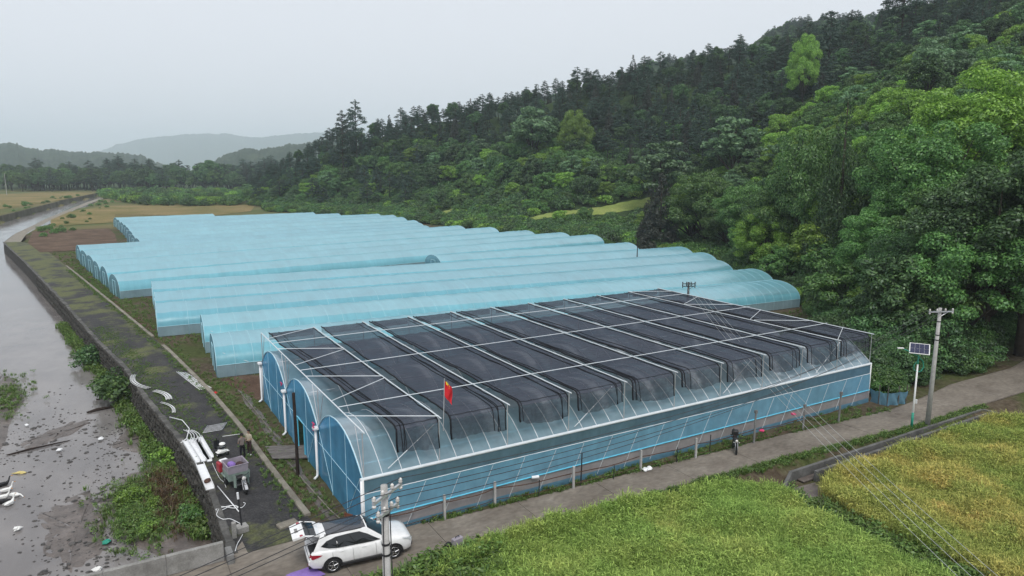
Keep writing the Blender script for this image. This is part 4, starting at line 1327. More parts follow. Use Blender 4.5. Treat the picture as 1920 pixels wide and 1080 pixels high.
def scatter_kinds(name, items, label):
    meshes = []; base = {}
    for k in sorted({i[2] for i in items}):
        base[k] = (len(meshes), len(PROTO[k]))
        if k not in _SRC: _SRC[k] = source(k)
        meshes += _SRC[k]
    XY = np.array([(i[0], i[1]) for i in items]); Z = ground_z(XY[:, 0], XY[:, 1]) if len(items[0]) < 5 else np.array([i[4] for i in items])
    r = np.random.default_rng(len(items))
    scatter(name, meshes, np.column_stack([XY, Z - .15]), [i[3] for i in items], r.uniform(0, 6.28, len(items)), [base[i[2]][0] + int(r.integers(base[i[2]][1])) for i in items], label)
more = scatter_pts(700, (470, 2080), (.25, 1.18), 8, 4.0, False)
FOREST += [(X, Y, kind_for(X, Y, rr), rr.uniform(.7, 1.05) * (.8 if w2c(X, Y)[1] > 320 else 1)) for X, Y in more if not on_terrace(X, Y)]
scatter_kinds('forest', FOREST, 'dense mixed wood covering the far parts of the hillside')
# undergrowth closing the slope between the trees
und = scatter_pts(5200, (480, 2060), (-.01, .8), 9, .8, False)
items = []
for X, Y in und:
    if on_terrace(X, Y): continue
    x, y = w2c(X, Y); px = 960 + 1310 * x / y
    if px > 1900 and y < 72: continue
    k = rr.choice(['shrub_mid'] * 4 + ['shrub_bright'] * (4 if px > 1200 else 2) + ['shrub_dark'] * (2 if px > 1000 else 5))
    s_ = rr.uniform(.7, 1.5)
    if y < 125:
        k = rr.choice(['thicket_dark'] * (3 if px > 1560 else 1) + ['thicket_mid'] * 2 + ['thicket_bright'] * (1 if px > 1560 else 2)); s_ *= .9
    items.append((X, Y, k, s_))
def in_tunnel(X, Y, mar=2.2):
    for p_, q_ in TUN:
        d = Vector((q_[0] - p_[0], q_[1] - p_[1])); L_ = d.length; d /= L_
        v = Vector((X - p_[0], Y - p_[1])); a = v.dot(d); b = v.x * -d.y + v.y * d.x
        if -mar < a < L_ + mar and abs(b) < HW + mar: return True
    return False
rb = np.random.default_rng(77)
for _ in range(2600):
    px = rb.uniform(505, 1640); t_ = tt(px); f_ = interp(FOOT, t_); y = f_ - rb.random() ** 1.6 * np.interp(px, [500, 700, 900, 1400, 1550, 1640], [30, 40, 36, 22, 9, 4])
    X, Y = c2w(t_ * y, y)
    if in_tunnel(X, Y) or on_terrace(X, Y) or (62 < X < 68 and 17 < Y < 23): continue
    k = rb.choice(['shrub_mid', 'shrub_mid', 'shrub_dark', 'shrub_bright']) if y > 125 else rb.choice(['thicket_mid', 'thicket_mid', 'thicket_dark', 'thicket_bright'])
    items.append((X, Y, str(k), rb.uniform(.5, 1.25) * (.7 if y < 110 else 1)))
for _ in range(260):   # dark brush between the greenhouse end and the road
    X, Y = rb.uniform(42.5, 60), rb.uniform(.5, 13)
    if Y < interp(RF, X) + 1.3: continue
    items.append((X, Y, str(rb.choice(['thicket_dark', 'thicket_dark', 'thicket_mid'])), rb.uniform(.35, .95)))
scatter_kinds('undergrowth', items, 'tangled green undergrowth covering the foot of the slope')
# tree belt across the valley, and the wooded back ridge
belt = []
r2 = np.random.default_rng(12)
for _ in range(420):
    px = r2.uniform(-120, 640); Yc = r2.uniform(545, 660)
    if px < 30 and Yc < 600: continue
    X, Y = c2w(tt(px) * Yc, Yc)
    belt.append((X, Y, r2.choice(['dark', 'dark', 'mid', 'pine', 'pine', 'dark']), r2.uniform(1.3, 1.9) * (1.0 if Yc < 600 else 1.12), 0.0))
for px, Yc, s in ((402, 560, 2.6), (395, 566, 2.4), (412, 566, 2.4)):
    X, Y = c2w(tt(px) * Yc, Yc); belt.append((X, Y, 'dark', s, 0.0))
scatter_kinds('tree_belt', belt, 'dark belt of trees closing the valley behind the fields')
bush = []
for _ in range(520):
    px = r2.uniform(205, 505); Yc = r2.uniform(335, 520)
    py = 540 + FPX * math.tan(math.atan2(CAM[2], Yc) - PITCH)
    if px < 205 + (Yc < 400) * 20 or (py > 376 and px < 300 - (390 - py) * 6): continue
    if r2.random() < .35 and Yc > 420: continue
    X, Y = c2w(tt(px) * Yc, Yc)
    bush.append((X, Y, r2.choice(['shrub_mid', 'shrub_dark', 'shrub_bright', 'shrub_mid']), r2.uniform(.9, 1.9), 0.0))
for _ in range(80):
    b = r2.uniform(190, 500); side = r2.random() < .5
    a = (interp(KERB, b) + 3 + r2.random() ** 2 * 9) if side else (interp(LBANK, b) - 3 - r2.random() ** 2 * 12)
    bush.append((a, b, 'shrub_mid', r2.uniform(.3, .7), 0.0))
scatter_kinds('valley_bushes', bush, 'low green bushes on the valley floor beyond the tunnels')
# back ridge: a second wooded hill behind the first
br = ridge_mesh([(860, 232), (920, 200), (960, 188), (1000, 186), (1080, 168), (1150, 158), (1210, 120), (1260, 112), (1330, 104), (1400, 92), (1450, 58), (1490, 42), (1530, 40), (1600, 34), (1640, 30), (1800, 10), (2000, -20)], 640, 180, 9, .8, 120, 0)
struct('hills', br, 'far_forest', smooth=True)
back = []
sil = [(900, 215), (960, 188), (1000, 186), (1080, 168), (1150, 158), (1210, 120), (1260, 112), (1330, 104), (1400, 92), (1450, 58), (1490, 42), (1530, 40), (1600, 34), (1640, 30), (1800, 10)]
for _ in range(900):
    px = r2.uniform(900, 1760); py = np.interp(px, [a for a, b in sil], [b for a, b in sil])
    Yc = 640 - abs(r2.normal(0, 30)); X, Y, Z = atY(px, py, 640); x, y = w2c(X, Y)
    X, Y = c2w(x * Yc / 640, Yc)
    back.append((X, Y, r2.choice(['pine', 'dark', 'mid', 'pine']), r2.uniform(.7, 1.1), Z - 7 - (640 - Yc) * .35))
scatter_kinds('back_ridge_wood', back, 'hazy wood on the ridge showing behind the nearer hill')

# ------------------------------------------------------------------ crops, verge, weeds
def blade_clump(seed, n, h, spread, mat, wid=.012, lean=.45, head=False):
    r = random.Random(seed); m = MB()
    for k in range(n):
        a = r.uniform(0, 6.28); x, y = r.gauss(0, spread * .35), r.gauss(0, spread * .35)
        H = h * r.uniform(.7, 1.1); l = H * r.uniform(.15, lean) ; w_ = wid * r.uniform(.7, 1.4)
        ca, sa = math.cos(a), math.sin(a)
        p = [(x, y, 0), (x + ca * l * .25, y + sa * l * .25, H * .55), (x + ca * l * .7, y + sa * l * .7, H * .95), (x + ca * l * 1.25, y + sa * l * 1.25, H * (.93 if head else 1.05))]
        ws = (w_ * .7, w_, w_ * (1.9 if head else .8), .004)
        vs_ = []
        for q, ww in zip(p, ws):
            vs_ += [(q[0] - sa * ww, q[1] + ca * ww, q[2]), (q[0] + sa * ww, q[1] - ca * ww, q[2])]
        m.add(vs_, [(0, 1, 3, 2), (2, 3, 5, 4), (4, 5, 7, 6)])
    return m.mesh('src', mat)
def inside(P, poly):
    x, y = P[:, 0], P[:, 1]; c = np.zeros(len(P), bool); n = len(poly)
    for i in range(n):
        x0, y0 = poly[i]; x1, y1 = poly[(i + 1) % n]
        k = ((y0 > y) != (y1 > y)) & (x < (x1 - x0) * (y - y0) / (y1 - y0 + 1e-12) + x0); c ^= k
    return c
def in_view(P, z=0, mar=60):
    x, y = w2c(P[:, 0], P[:, 1]); zc = y * _c - (z - CAM[2]) * _s; yc = -((z - CAM[2]) * _c + y * _s)
    zc = np.maximum(zc, .1)
    u = 960 + FPX * x / zc; v = 540 + FPX * yc / zc
    return (u > -mar) & (u < 1920 + mar) & (v < 1080 + mar * 2)
def fill(poly, dens, seed):
    r = np.random.default_rng(seed); p = np.array(poly); lo, hi = p.min(0), p.max(0)
    n = int((hi - lo).prod() * dens); P = r.uniform(lo, hi, (n, 2)); P = P[inside(P, poly)]
    return P[in_view(P)]
F1 = [(-2.0, -6.2), (2.5, -4.2), (5.0, -3.75), (12, -3.95), (20.8, -4.75), (22.0, -6.2), (21.2, -10.8), (21.2, -16), (21.3, -40), (-12, -40), (-9, -12)]
F2 = [(25.6, -7.0), (30, -6.6), (45, -6.7), (47.5, -8.2), (66, -9.4), (66, -45), (23.4, -45), (23.2, -16), (23.4, -10.8), (24.2, -8)]
for nm, poly, mat, dens, lab in (('rice_crop', F1, 'rice_green', 50, 'dense green rice crop in the field across the road from the greenhouse'), ('rice_crop', F2, 'rice_ripening', 42, 'rice crop turning yellow in the field beyond the ditch')):
    P = fill(poly, dens, 5)
    cl = [blade_clump(i, 44, .70, .42, mat, .0078, .45, i % 2 == 0) for i in range(5)]
    r_ = np.random.default_rng(3)
    # the stand is uneven: noise in height by place
    hv = 1 + .14 * np.sin(P[:, 0] * 1.1 + 2 * np.sin(P[:, 1] * .7)) + .07 * np.sin(P[:, 1] * 2.3)
    scatter(nm, cl, np.column_stack([P, ground_z(P[:, 0], P[:, 1])]), hv * r_.uniform(.65, 1.25, len(P)), r_.uniform(0, 6.28, len(P)), r_.integers(0, 5, len(P)), lab)
# ditch between the two fields: wet mud floor, stone edges, then weeds
m = MB(); m.grid([[(x, y, -.52) for x, y in ((20.6, -6.0), (20.6, -11), (20.2, -16), (20.4, -40))], [(x, y, -.55) for x, y in ((25.4, -6.4), (24.2, -11), (23.6, -16), (24.2, -40))]])
struct('field_ditch', m, 'wet_mud')
weed_src = [blade_clump(50 + i, 16, .36, .3, 'leaf_weed', .022, .8) for i in range(3)]
def leafy(seed, n, h, rad, size, mat):
    r = np.random.default_rng(seed)
    V = leaf_arrays(r, [(r.normal(0, rad * .4), r.normal(0, rad * .4), h * r.uniform(.3, .7), rad * .6, rad * .6, h * .4, 1) for _ in range(4)], n / 4, size)
    return leaf_mesh('src', V, mat)
weed_src += [leafy(60, 60, .4, .35, .13, 'leaf_weed'), leafy(61, 60, .5, .35, .14, 'leaf_weed')]
pts = []; r_ = np.random.default_rng(21)
def band_pts(f, n):
    out = []
    for _ in range(n): out.append(f(r_))
    pts.extend(out)
# verge on the field side of the road
def verge(r):
    x = r.uniform(1.5, 47); y0 = interp(RN, x); d = abs(r.normal(0, .26)) + .10
    return (x, y0 - min(d, 1.3 if x < 22 else .9), -.0 - .25 * min(1, d), r.uniform(.3, .75))
band_pts(verge, 1100)
def verge0(r):
    x = r.uniform(-3, 5); return (x, interp(RN, x) - abs(r.normal(0, .9)) - .15, -.1, r.uniform(.6, 1.6))
band_pts(verge0, 380)
def foot(r):   # between the road and the greenhouse skirt
    x = r.uniform(1, 40); y1 = interp(RF, x)
    return (x, -.15 - r.random() * max(0, -.3 - y1) if r.random() < .45 else y1 + abs(r.normal(0, .08)), 0, r.uniform(.25, .75))
band_pts(foot, 420)
def ditchw(r):
    y = -6.4 - r.random() * 30; return (22.3 + r.normal(0, .55), y, -.55, r.uniform(.7, 1.4))
band_pts(ditchw, 900)
def pathw(r):  # along the kerb, both sides
    b = r.uniform(3.5, 115) ** 1.0; side = r.random()
    return (interp(KERB, b) + (-abs(r.normal(0, .35)) - .2 if side < .62 else abs(r.normal(0, .5)) + .2), b, .03, r.uniform(.2, .55))
band_pts(pathw, 1500)
def pathm(r):  # mossy middle of the track
    b = r.uniform(14, 60); u = np.clip(r.normal(.30, .13), .08, .9)
    return (interp(WALL, b) * (1 - u) + interp(KERB, b) * u, b, .05, r.uniform(.12, .28))
band_pts(pathm, 2600)
def yard(r):
    b = r.uniform(2.5, 34); return (r.uniform(interp(KERB, b) + .3, -.25), b, .0, r.uniform(.15, .45))
band_pts(yard, 700)
def yard2(r):
    b = r.uniform(46, 130); k = interp(KERB, b); return (r.uniform(k + .4, k + 4.5), b, .0, r.uniform(.25, .7))
band_pts(yard2, 900)
def rightg(r):
    return (r.uniform(42, 70), r.uniform(3, 26), 0, r.uniform(.3, .8))
band_pts(rightg, 1500)
def wallfoot(r):
    b = r.uniform(8, 75); return (interp(WALL, b) - .25 - abs(r.normal(0, .45)), b, WATER + .05, r.uniform(.5, 1.5))
band_pts(wallfoot, 1500)
def bar1(r):
    q = r.normal(0, 1, 2); return (-8.9 + q[0] * 1.0, 13.8 + q[1] * 2.4, WATER + .12, r.uniform(.4, 1.0))
band_pts(bar1, 900)
def bar2(r):
    return (-18.5 + r.normal(0, 1.2), 43 + r.normal(0, 4), WATER + .12, r.uniform(.4, .9))
band_pts(bar2, 260)
def plotw(r):
    x, y = at(r.uniform(70, 200), r.uniform(473, 560), 0)
    return (x, y, 0, r.uniform(.4, 1.0)) if x > interp(KERB, y) + .3 and y < 160 else (-14, 145, 0, .5)
band_pts(plotw, 500)
A_ = np.array(pts)
def clear(P):
    x, y = P[:, 0], P[:, 1]
    rd = (y > np.interp(x, *zip(*RN)) + .05) & (y < np.interp(x, *zip(*RF)) - .05)
    return ~rd
A_ = A_[clear(A_)]
scatter('weeds', weed_src, A_[:, :3], A_[:, 3], r_.uniform(0, 6.28, len(A_)), r_.integers(0, 5, len(A_)), 'green weeds and grass tufts along the road, track and creek edges')
# brown dead stalks on the mud bar
P = np.column_stack([-7.6 + r_.normal(0, .55, 260), 14.5 + r_.normal(0, 2.6, 260), np.full(260, WATER + .1)])
scatter('dead_weeds', [blade_clump(90 + i, 14, .55, .3, 'leaf_brown', .014, .7) for i in range(2)], P, r_.uniform(.5, 1.2, 260), r_.uniform(0, 6, 260), r_.integers(0, 2, 260), 'reddish brown dead weeds on the mud bar')
# pebbles in the shallows
pb = []
for k in range(4):
    q = MB(); rr_ = random.Random(k)
    q.lathe([(.02, -.05), (.10, -.03), (.12, .01), (.07, .05), (.015, .06)], 7)
    q.v = [(x * rr_.uniform(.8, 1.6), y * rr_.uniform(.7, 1.2), z) for x, y, z in q.v]
    pb.append(q.mesh('src', 'wet_stone'))
P = []
for _ in range(1700):
    q = r_.random()
    if q < .5: P.append((-11.4 + r_.normal(0, 1.7), 13 + r_.normal(0, 4.2)))
    elif q < .72: P.append((-9.5 + r_.normal(0, 1.6), 28 + r_.normal(0, 4)))
    elif q < .86: P.append((-15 + r_.normal(0, 2.2), 31 + r_.normal(0, 3)))
    else: P.append((r_.uniform(-19, -7), r_.uniform(8, 45)))
P = np.array(P); P = P[(P[:, 0] < np.interp(P[:, 1], *zip(*WALL)) - .3) & (P[:, 1] > 2.5)]
scatter('pebbles', pb, np.column_stack([P, np.full(len(P), WATER + .01)]), np.exp(r_.normal(-1.05, .6, len(P))), r_.uniform(0, 6.28, len(P)), r_.integers(0, 4, len(P)), 'dark pebbles and debris showing in the shallow creek')
# bushes at the foot of the retaining wall
for X, Y, k, s, lab in ((-9.7, 36.5, 'shrub_mid', 1.0, 'largest green bush at the foot of the retaining wall beside the water'),
                        (-9.9, 39.5, 'shrub_dark', .75, 'dark bush behind the largest one at the foot of the retaining wall'),
                        (-12.0, 51.5, 'shrub_dark', .75, 'small dark bush at the wall foot where the creek widens'),
                        (-6.9, 20.2, 'shrub_bright', .55, 'bright green bush at the wall foot below the stacked white channels'),
                        (-6.7, 23.5, 'shrub_mid', .45, 'small green bush at the wall foot below the curved white tubes'),
                        (-9.6, 15.2, 'shrub_bright', .42, 'bright green clump on the outer edge of the weedy mud bar'),
                        (-8.4, 13.4, 'shrub_bright', .34, 'small bright clump in the middle of the weedy mud bar'),
                        (-9.0, 10.6, 'shrub_bright', .30, 'low bright clump on the near tip of the weedy mud bar'),
                        (-6.8, 10.6, 'shrub_mid', .40, 'green clump between the mud bar and the retaining wall')):
    tree(k, X, Y, lab, 'bushes along the creek', s, None, WATER + .05)

# concrete irrigation channel beside the road
ch = thing('irrigation_channel', 'grey concrete irrigation channel along the edge of the yellowing field', 'channel', (24, -5.6, 0))
for (x0, y0, x1, y1) in ((24.2, -5.55, 45.9, -5.45), (25.6, -6.25, 45.2, -6.15), (45.95, -5.5, 46.3, -8.2), (45.25, -6.2, 45.6, -8.3), (46.3, -8.0, 60, -8.6), (24.2, -5.6, 22.4, -6.6)):
    n = max(1, int(math.hypot(x1 - x0, y1 - y0) / 3))
    for k in range(n):
        u0, u1 = k / n, (k + 1) / n
        a = (x0 + (x1 - x0) * u0, y0 + (y1 - y0) * u0); b = (x0 + (x1 - x0) * u1, y0 + (y1 - y0) * u1)
        m = MB(); m.bbox(((a[0] + b[0]) / 2, (a[1] + b[1]) / 2, -.27 + random.uniform(-.01, .01)), (math.dist(a, b) - .012, .2, .68), .02, math.atan2(b[1] - a[1], b[0] - a[0]))
        m.build('wall_length', 'channel_concrete', ch, world=True)
m = MB(); m.box((35.3, -5.85, -.52), (21, .5, .06)); m.build('channel_floor', 'wet_mud', ch, world=True)

# ------------------------------------------------------------------ fence, poles, lamp, wires
gfe = 'white fence posts along the road'
wp = MB(); wp.bbox((0, 0, .68), (.12, .12, 1.40), .015); wp = wp.mesh('fence_post', 'pole_concrete')
for k, (px, py, lab) in enumerate(((834, 974, 'white fence post nearest to the parked car'), (928, 948, 'second white fence post along the road from the car'), (1075, 917, 'white fence post beside the dark iron stake'), (1201, 884, 'white fence post next to the white bag on the road edge'), (1304, 860, 'white fence post nearest to the parked motorcycle'))):
    X, Y = at(px, py); tag(put('fence_post', wp, None, (X, Y, -.02), (0, 0, random.uniform(-.2, .2))), lab, 'post', gfe)
rail = thing('fence_rail', 'rusty sagging pipe rail strung between the roadside fence posts', 'rail', (4, -.4, .9))
PXS = [(684, 990), (834, 974), (928, 948), (1075, 917), (1201, 884), (1304, 860), (1413, 832), (1508, 808), (1572, 793)]
RP = [at(*q) for q in PXS]; RP[0] = (.1, -.18)
for (a, b) in zip(RP[:-1], RP[1:]):
    for z, mt, rd, sg in ((.92, 'rusty_iron', .028, .10), (.28, 'rusty_iron', .018, .06)):
        m = MB(); m.tube([(a[0] + (b[0] - a[0]) * u, a[1] + (b[1] - a[1]) * u + .08, z - sg * math.sin(math.pi * u) + .02 * math.sin(u * 9 + a[0])) for u in np.linspace(0, 1, 7)], rd, 5)
        m.build('pipe', mt, rail, world=True)
dp = [(1089, 910, 1.95, 'dark iron stake beside the third white fence post', 'dark_metal', .04), (1010, 932, 1.0, 'short dark iron stake among weeds by the fence', 'dark_metal', .03), (1150, 900, .9, 'short thin stake between the two middle white posts', 'dark_metal', .025),
      (1268, 868, 1.0, 'thin dark stake left of the parked motorcycle', 'dark_metal', .028), (1330, 852, 1.3, 'thin dark stake just beyond the last white post', 'dark_metal', .03), (1373, 842, 1.4, 'thin dark stake directly behind the motorcycle', 'dark_metal', .03),
      (1413, 832, 2.3, 'tall grey concrete post right of the motorcycle', 'grey_concrete', .07), (1505, 808, 1.9, 'leaning grey post with a lamp box on top by the road', 'grey_concrete', .06), (1572, 793, 2.3, 'grey post nearest to the far corner of the greenhouse', 'grey_concrete', .07)]
for px, py, h, lab, mt, rd in dp:
    X, Y = at(px, py); m = MB(); m.tube([(0, 0, -.1), (.03, 0, h * .5), (.05, 0, h)], [rd * 1.1, rd, rd * .85], 7)
    if rd > .05: m.box((.05, 0, h - .12), (.16, .16, .2))
    tag(put('fence_stake', m.mesh('fence_stake', mt, False), None, (X, Y, 0)), lab, 'post', 'dark stakes and grey posts along the fence')

def utility_pole(loc, h, label, arm_rz, arms=((0, 1.5),), tilt=0, bands=True, mt='pole_concrete', ma='galvanised', mi='porcelain'):
    t = thing('utility_pole', label, 'utility pole', loc, 0)
    t.rotation_euler = (0, tilt, 0)
    m = MB(); m.tube([(0, 0, -.6), (0, 0, h)], [.175, .105], 16); m.build('shaft', mt, t, smooth=True)
    ends = []
    for dz, ln in arms:
        ca, sa = math.cos(arm_rz), math.sin(arm_rz)
        m = MB(); m.box((0.0 - sa * -.12, -ca * .12, h - .25 + dz), (ln, .08, .08), arm_rz); arm = m.build('cross_arm', ma, t)
        m = MB(); m.tube([(0, -.02, h - .62 + dz), (ca * ln * .3, sa * ln * .3 - .1, h - .27 + dz)], .02, 5); m.build('arm_brace', ma, t)
        for u in (-.47, -.17, .17, .47):
            x, y = ca * ln * u + sa * .12, sa * ln * u - ca * .12
            m = MB(); m.lathe([(.012, 0), (.05, .02), (.07, .06), (.045, .09), (.065, .12), (.04, .16), (.015, .18)], 10, (x, y, h - .21 + dz)); m.build('insulator', mi, t, smooth=True)
            ends.append((x, y, h - .04 + dz))
        for u in (-.47, .47):
            x, y = ca * ln * u + sa * .12, sa * ln * u - ca * .12
            m = MB(); m.lathe([(.05, -.10), (.07, -.04), (.02, 0)], 10, (x, y, h - .30 + dz)); m.build('spool_insulator', mi, t, smooth=True)
    if bands:
        for z in (h - 1.9, h - 2.25, h - .95):
            rr_ = .105 + (.175 - .105) * (h - z) / h + .006
            m = MB(); m.lathe([(rr_, -.035), (rr_ + .006, -.03), (rr_ + .006, .03), (rr_, .035)], 16, (0, 0, z)); m.build('steel_band', 'dark_metal', t)
    return t, ends
fp, fe = utility_pole((-3.2, -12.0, -.5), 8.9, 'grey concrete utility pole standing in front of the white car', YAW * -1 + 1.15, ((0, 1.5), (-.55, 1.1)))
m = MB(); m.tube([(.12, -.1, 8.2), (.14, -.1, 6), (.17, -.1, 3), (.19, -.1, 0)], .02, 5); m.build('down_cable', 'wire_dark', fp)
m = MB(); m.tube([(-.10, -.12, 8.1), (-.13, -.12, 6), (-.15, -.1, 4.6)], .018, 5); m.build('down_cable', 'wire_dark', fp)
rp, re_ = utility_pole((39.2, -5.2, 0), 8.4, 'pale concrete utility pole standing beside the solar street lamp', -.35, ((0, 1.9),), tilt=.012)
cp, ce = utility_pole((42.2, 21.6, 0), 6.2, 'small dark utility pole with two cross-arms behind the far corner of the nets', -.55, ((.1, 1.35), (-.16, 1.35)), bands=False, mt='dark_metal', ma='dark_metal', mi='dark_metal')
X, Y = at(1194, 500)
m = MB(); m.tube([(0, 0, 0), (.05, 0, 6.2)], [.10, .06], 8); tag(put('wooden_pole', m.mesh('wooden_pole', 'dark_wood'), None, (72.3, 65, 0)), 'thin dark pole rising from the tunnel roofs before the brownish fir', 'pole')
m = MB(); m.tube([(0, 0, -.2), (.02, 0, 2.6), (0, .02, 5.1)], [.10, .095, .085], 8); tag(put('wooden_pole', m.mesh('wooden_pole', 'dark_wood'), None, (-1.1, 8.75, 0)), 'rough dark brown pole standing in front of the greenhouse end wall', 'pole')
for px, py, Yc, h, lab in ((8, 325, 470, 9, 'white pole at the left edge by the far meadow'), (477, 343, 420, 5, 'tiny white pole in front of the tree belt'), (1157, 345, 245, 11, 'thin pole standing on the yellow terrace')):
    X, Yw, z = atY(px, py, Yc); g = float(ground_z(np.array([X]), np.array([Yw]))[0])
    m = MB(); m.tube([(0, 0, -.3), (0, 0, max(3, z - g))], [.17, .11], 8); tag(put('distant_pole', m.mesh('distant_pole', 'pole_concrete'), None, (X, Yw, g)), lab, 'pole')
def wire(name, a, b, sag, mat, label, r=.011, n=22, group=None):
    a, b = Vector(a), Vector(b); o = a
    m = MB(); m.tube([tuple(a.lerp(b, u) - o + Vector((0, 0, -sag * 4 * u * (1 - u)))) for u in np.linspace(0, 1, n)], r, 4, False)
    ob = put(name, m.mesh(name, mat, True), None, o); tag(ob, label, 'wire', group); return ob
FPL, RPL, CPL = Vector(fp.location), Vector(rp.location), Vector(cp.location)
POS = ['lowest', 'second', 'third', 'topmost']
# utility wires: pole to pole, then on to a pole outside the view
for k in range(4):
    ka = (0, 3, 4, 7)[k]
    wire('power_line', FPL + Vector(fe[ka]), RPL + Vector(re_[k]), 1.25, 'wire_dark', '%s of four dark wires strung between the two concrete poles' % ['first', 'second', 'third', 'last'][k], .013, group='wires along the road')
    far_end = Vector((-45, -20.5, 7.4)) + Vector((.35, 1.0, -.75)) * (k - 1.5)
    wire('power_line', FPL + Vector(fe[ka]), far_end, .9, 'wire_dark', '%s of four dark wires running from the front pole over the creek bridge' % ['first', 'second', 'third', 'last'][k], .013, group='wires over the creek')
for k in range(4):
    e = Vector((10.2, -23.8, 6)) + Vector((.86, -.5, 0)) * (k - 1.5) * .40
    wire('power_line', CPL + Vector(ce[k]), e, .9, 'wire_pale', '%s of four pale overhead wires slanting across the nets and the yellowing field, counted leftwards' % ['first', 'second', 'third', 'fourth'][k], .010, 30, group='pale wires over the fields')

# solar street lamp
sl_ = thing('solar_street_lamp', 'white and green solar street lamp with a tilted panel beside the concrete pole', 'street lamp', (37.6, -5.0, 0), 0)
m = MB(); m.tube([(0, 0, 0), (0, 0, 4.6)], [.075, .05], 12); m.build('pole', 'white_paint', sl_, smooth=True)
m = MB(); m.tube([(0, 0, 0), (0, 0, 1.15)], [.085, .08], 12); m.build('green_base', 'green_paint', sl_, smooth=True)
m = MB(); m.lathe([(.16, 0), (.16, .03), (.09, .05)], 12); m.build('base_plate', 'green_paint', sl_)
m = MB(); m.tube([(0, 0, 4.0), (0, 0, 5.55)], .045, 10); m.build('mast', 'green_paint', sl_, smooth=True)
cr = Vector((_dl[0], _dl[1], 0))
m = MB(); m.tube([tuple(cr * x + Vector((0, 0, z))) for x, z in ((0, 4.05), (.28, 4.12), (.42, 4.4), (.34, 4.8), (.0, 5.15), (-.55, 5.45), (-1.15, 5.72))], .035, 8); m.build('swan_neck', 'green_paint', sl_, smooth=True)
m = MB(); m.tube([tuple(cr * x + Vector((0, 0, z))) for x, z in ((0, 4.05), (-.22, 4.2), (-.26, 4.5), (-.12, 4.75), (0, 4.8))], .025, 6); m.build('scroll', 'green_paint', sl_, smooth=True)
m = MB(); c_ = cr * -1.28 + Vector((0, 0, 5.74)); m.bbox(tuple(c_), (.42, .16, .07), .02, -YAW); m.build('lamp_head', 'white_paint', sl_)
Mp = Matrix.Translation((.03, 0, 5.62)) @ Matrix.Rotation(-YAW - .5, 4, 'Z') @ Matrix.Rotation(R(38), 4, 'X')
def panel(w_, d_, h_, z):
    m = MB(); m.box((0, 0, z), (w_, d_, h_)); m.v = [tuple(Mp @ Vector(p)) for p in m.v]; return m
pf = panel(1.22, .92, .04, .1).build('solar_panel', 'white_paint', sl_)
for i in range(4):
    for j in range(2):
        m = MB(); m.box((-.42 + i * .28, -.21 + j * .42, .126), (.268, .405, .012)); m.v = [tuple(Mp @ Vector(p)) for p in m.v]; m.build('cell', 'solar_cell', pf)
m = MB(); m.bbox((.13, -.05, 1.95), (.05, .18, .32), .02); m.build('control_box', 'white_plastic', sl_)

# small concrete pump box behind the greenhouse, blue tarp fence, animal-shaped post cover left out
pb_ = thing('pump_box', 'small weathered concrete box on the grass behind the greenhouse corner', 'box', (64.6, 19.9, 0), .5)
m = MB(); m.bbox((0, 0, .55), (2.0, 1.5, 1.1), .05); m.build('body', 'grey_concrete', pb_)
m = MB(); m.bbox((0, 0, 1.17), (2.3, 1.8, .14), .03); m.build('lid', 'kerb_concrete', pb_)
m = MB(); m.box((-.5, -.765, .6), (.5, .03, .5)); m.build('hatch', 'white_paint', pb_)
tf = thing('tarp_fence', 'sagging blue film fence on stakes beside the greenhouse corner', 'fence', (40.6, -.1, 0))
FP_ = [(40.5, -.05), (40.45, -.75), (40.6, -1.35), (41.6, -1.6), (42.4, -1.75)]
for k, (a, b) in enumerate(zip(FP_[:-1], FP_[1:])):
    m = MB(); rows = []
    for z in (0, .3, .6, .9, 1.05):
        rows.append([(a[0] + (b[0] - a[0]) * u, a[1] + (b[1] - a[1]) * u - .10 * math.sin(u * 7 + z * 5 + k), z * (1 - .12 * math.sin(math.pi * u))) for u in np.linspace(0, 1, 9)])
    m.grid(rows); m.build('film_panel', 'blue_tarp', tf, world=True, smooth=True)
for (x, y) in FP_[1:]:
    m = MB(); m.tube([(x, y, 0), (x + .03, y, 1.5)], .04, 6); m.build('stake', 'grey_bark', tf, world=True)

# ------------------------------------------------------------------ white SUV with its tailgate up
ca_ = R(-6)
car = thing('suv_car', 'white SUV with dark roof glass and its tailgate open, parked at the road corner', 'car', (-.78, -1.45, .05), ca_)
ST = [(2.36, .60, .36, .66, .70), (2.28, .76, .28, .80, .86), (2.05, .88, .25, .90, .97), (1.6, .93, .25, .97, 1.05), (1.1, .945, .25, 1.0, 1.10), (.3, .95, .25, 1.02, 1.06), (-.6, .95, .25, 1.04, 1.05), (-1.25, .95, .25, 1.06, .82), (-1.9, .94, .27, 1.09, .80), (-2.2, .90, .32, 1.08, .78), (-2.33, .82, .40, .86, .76)]
def half(hw, zb, zbelt, zt):
    return [(hw * .90, zb), (hw * .985, zb + .16), (hw, (zb + zbelt) / 2), (hw * .985, zbelt - .10), (hw * .93, zbelt), (hw * .80, zbelt + (.5 * (zt - zbelt) if zt > zbelt else -.02)), (hw * .45, zt), (0, zt)]
m = MB(); rows = []
for (x, hw, zb, zbelt, zt) in ST:
    h = half(hw, zb, zbelt, zt)
    rows.append([(x, y, z) for y, z in h] + [(x, -y, z) for y, z in h[-2::-1]])
m.grid(rows)
m.poly(rows[0]); m.poly(rows[-1][::-1])
m.poly([r_[0] for r_ in rows] + [r_[-1] for r_ in rows[::-1]])
body = m.build('body', 'car_white', car, smooth=True)
bm = bmesh.new(); bm.from_mesh(body.data); bmesh.ops.recalc_face_normals(bm, faces=bm.faces); bm.to_mesh(body.data); bm.free()
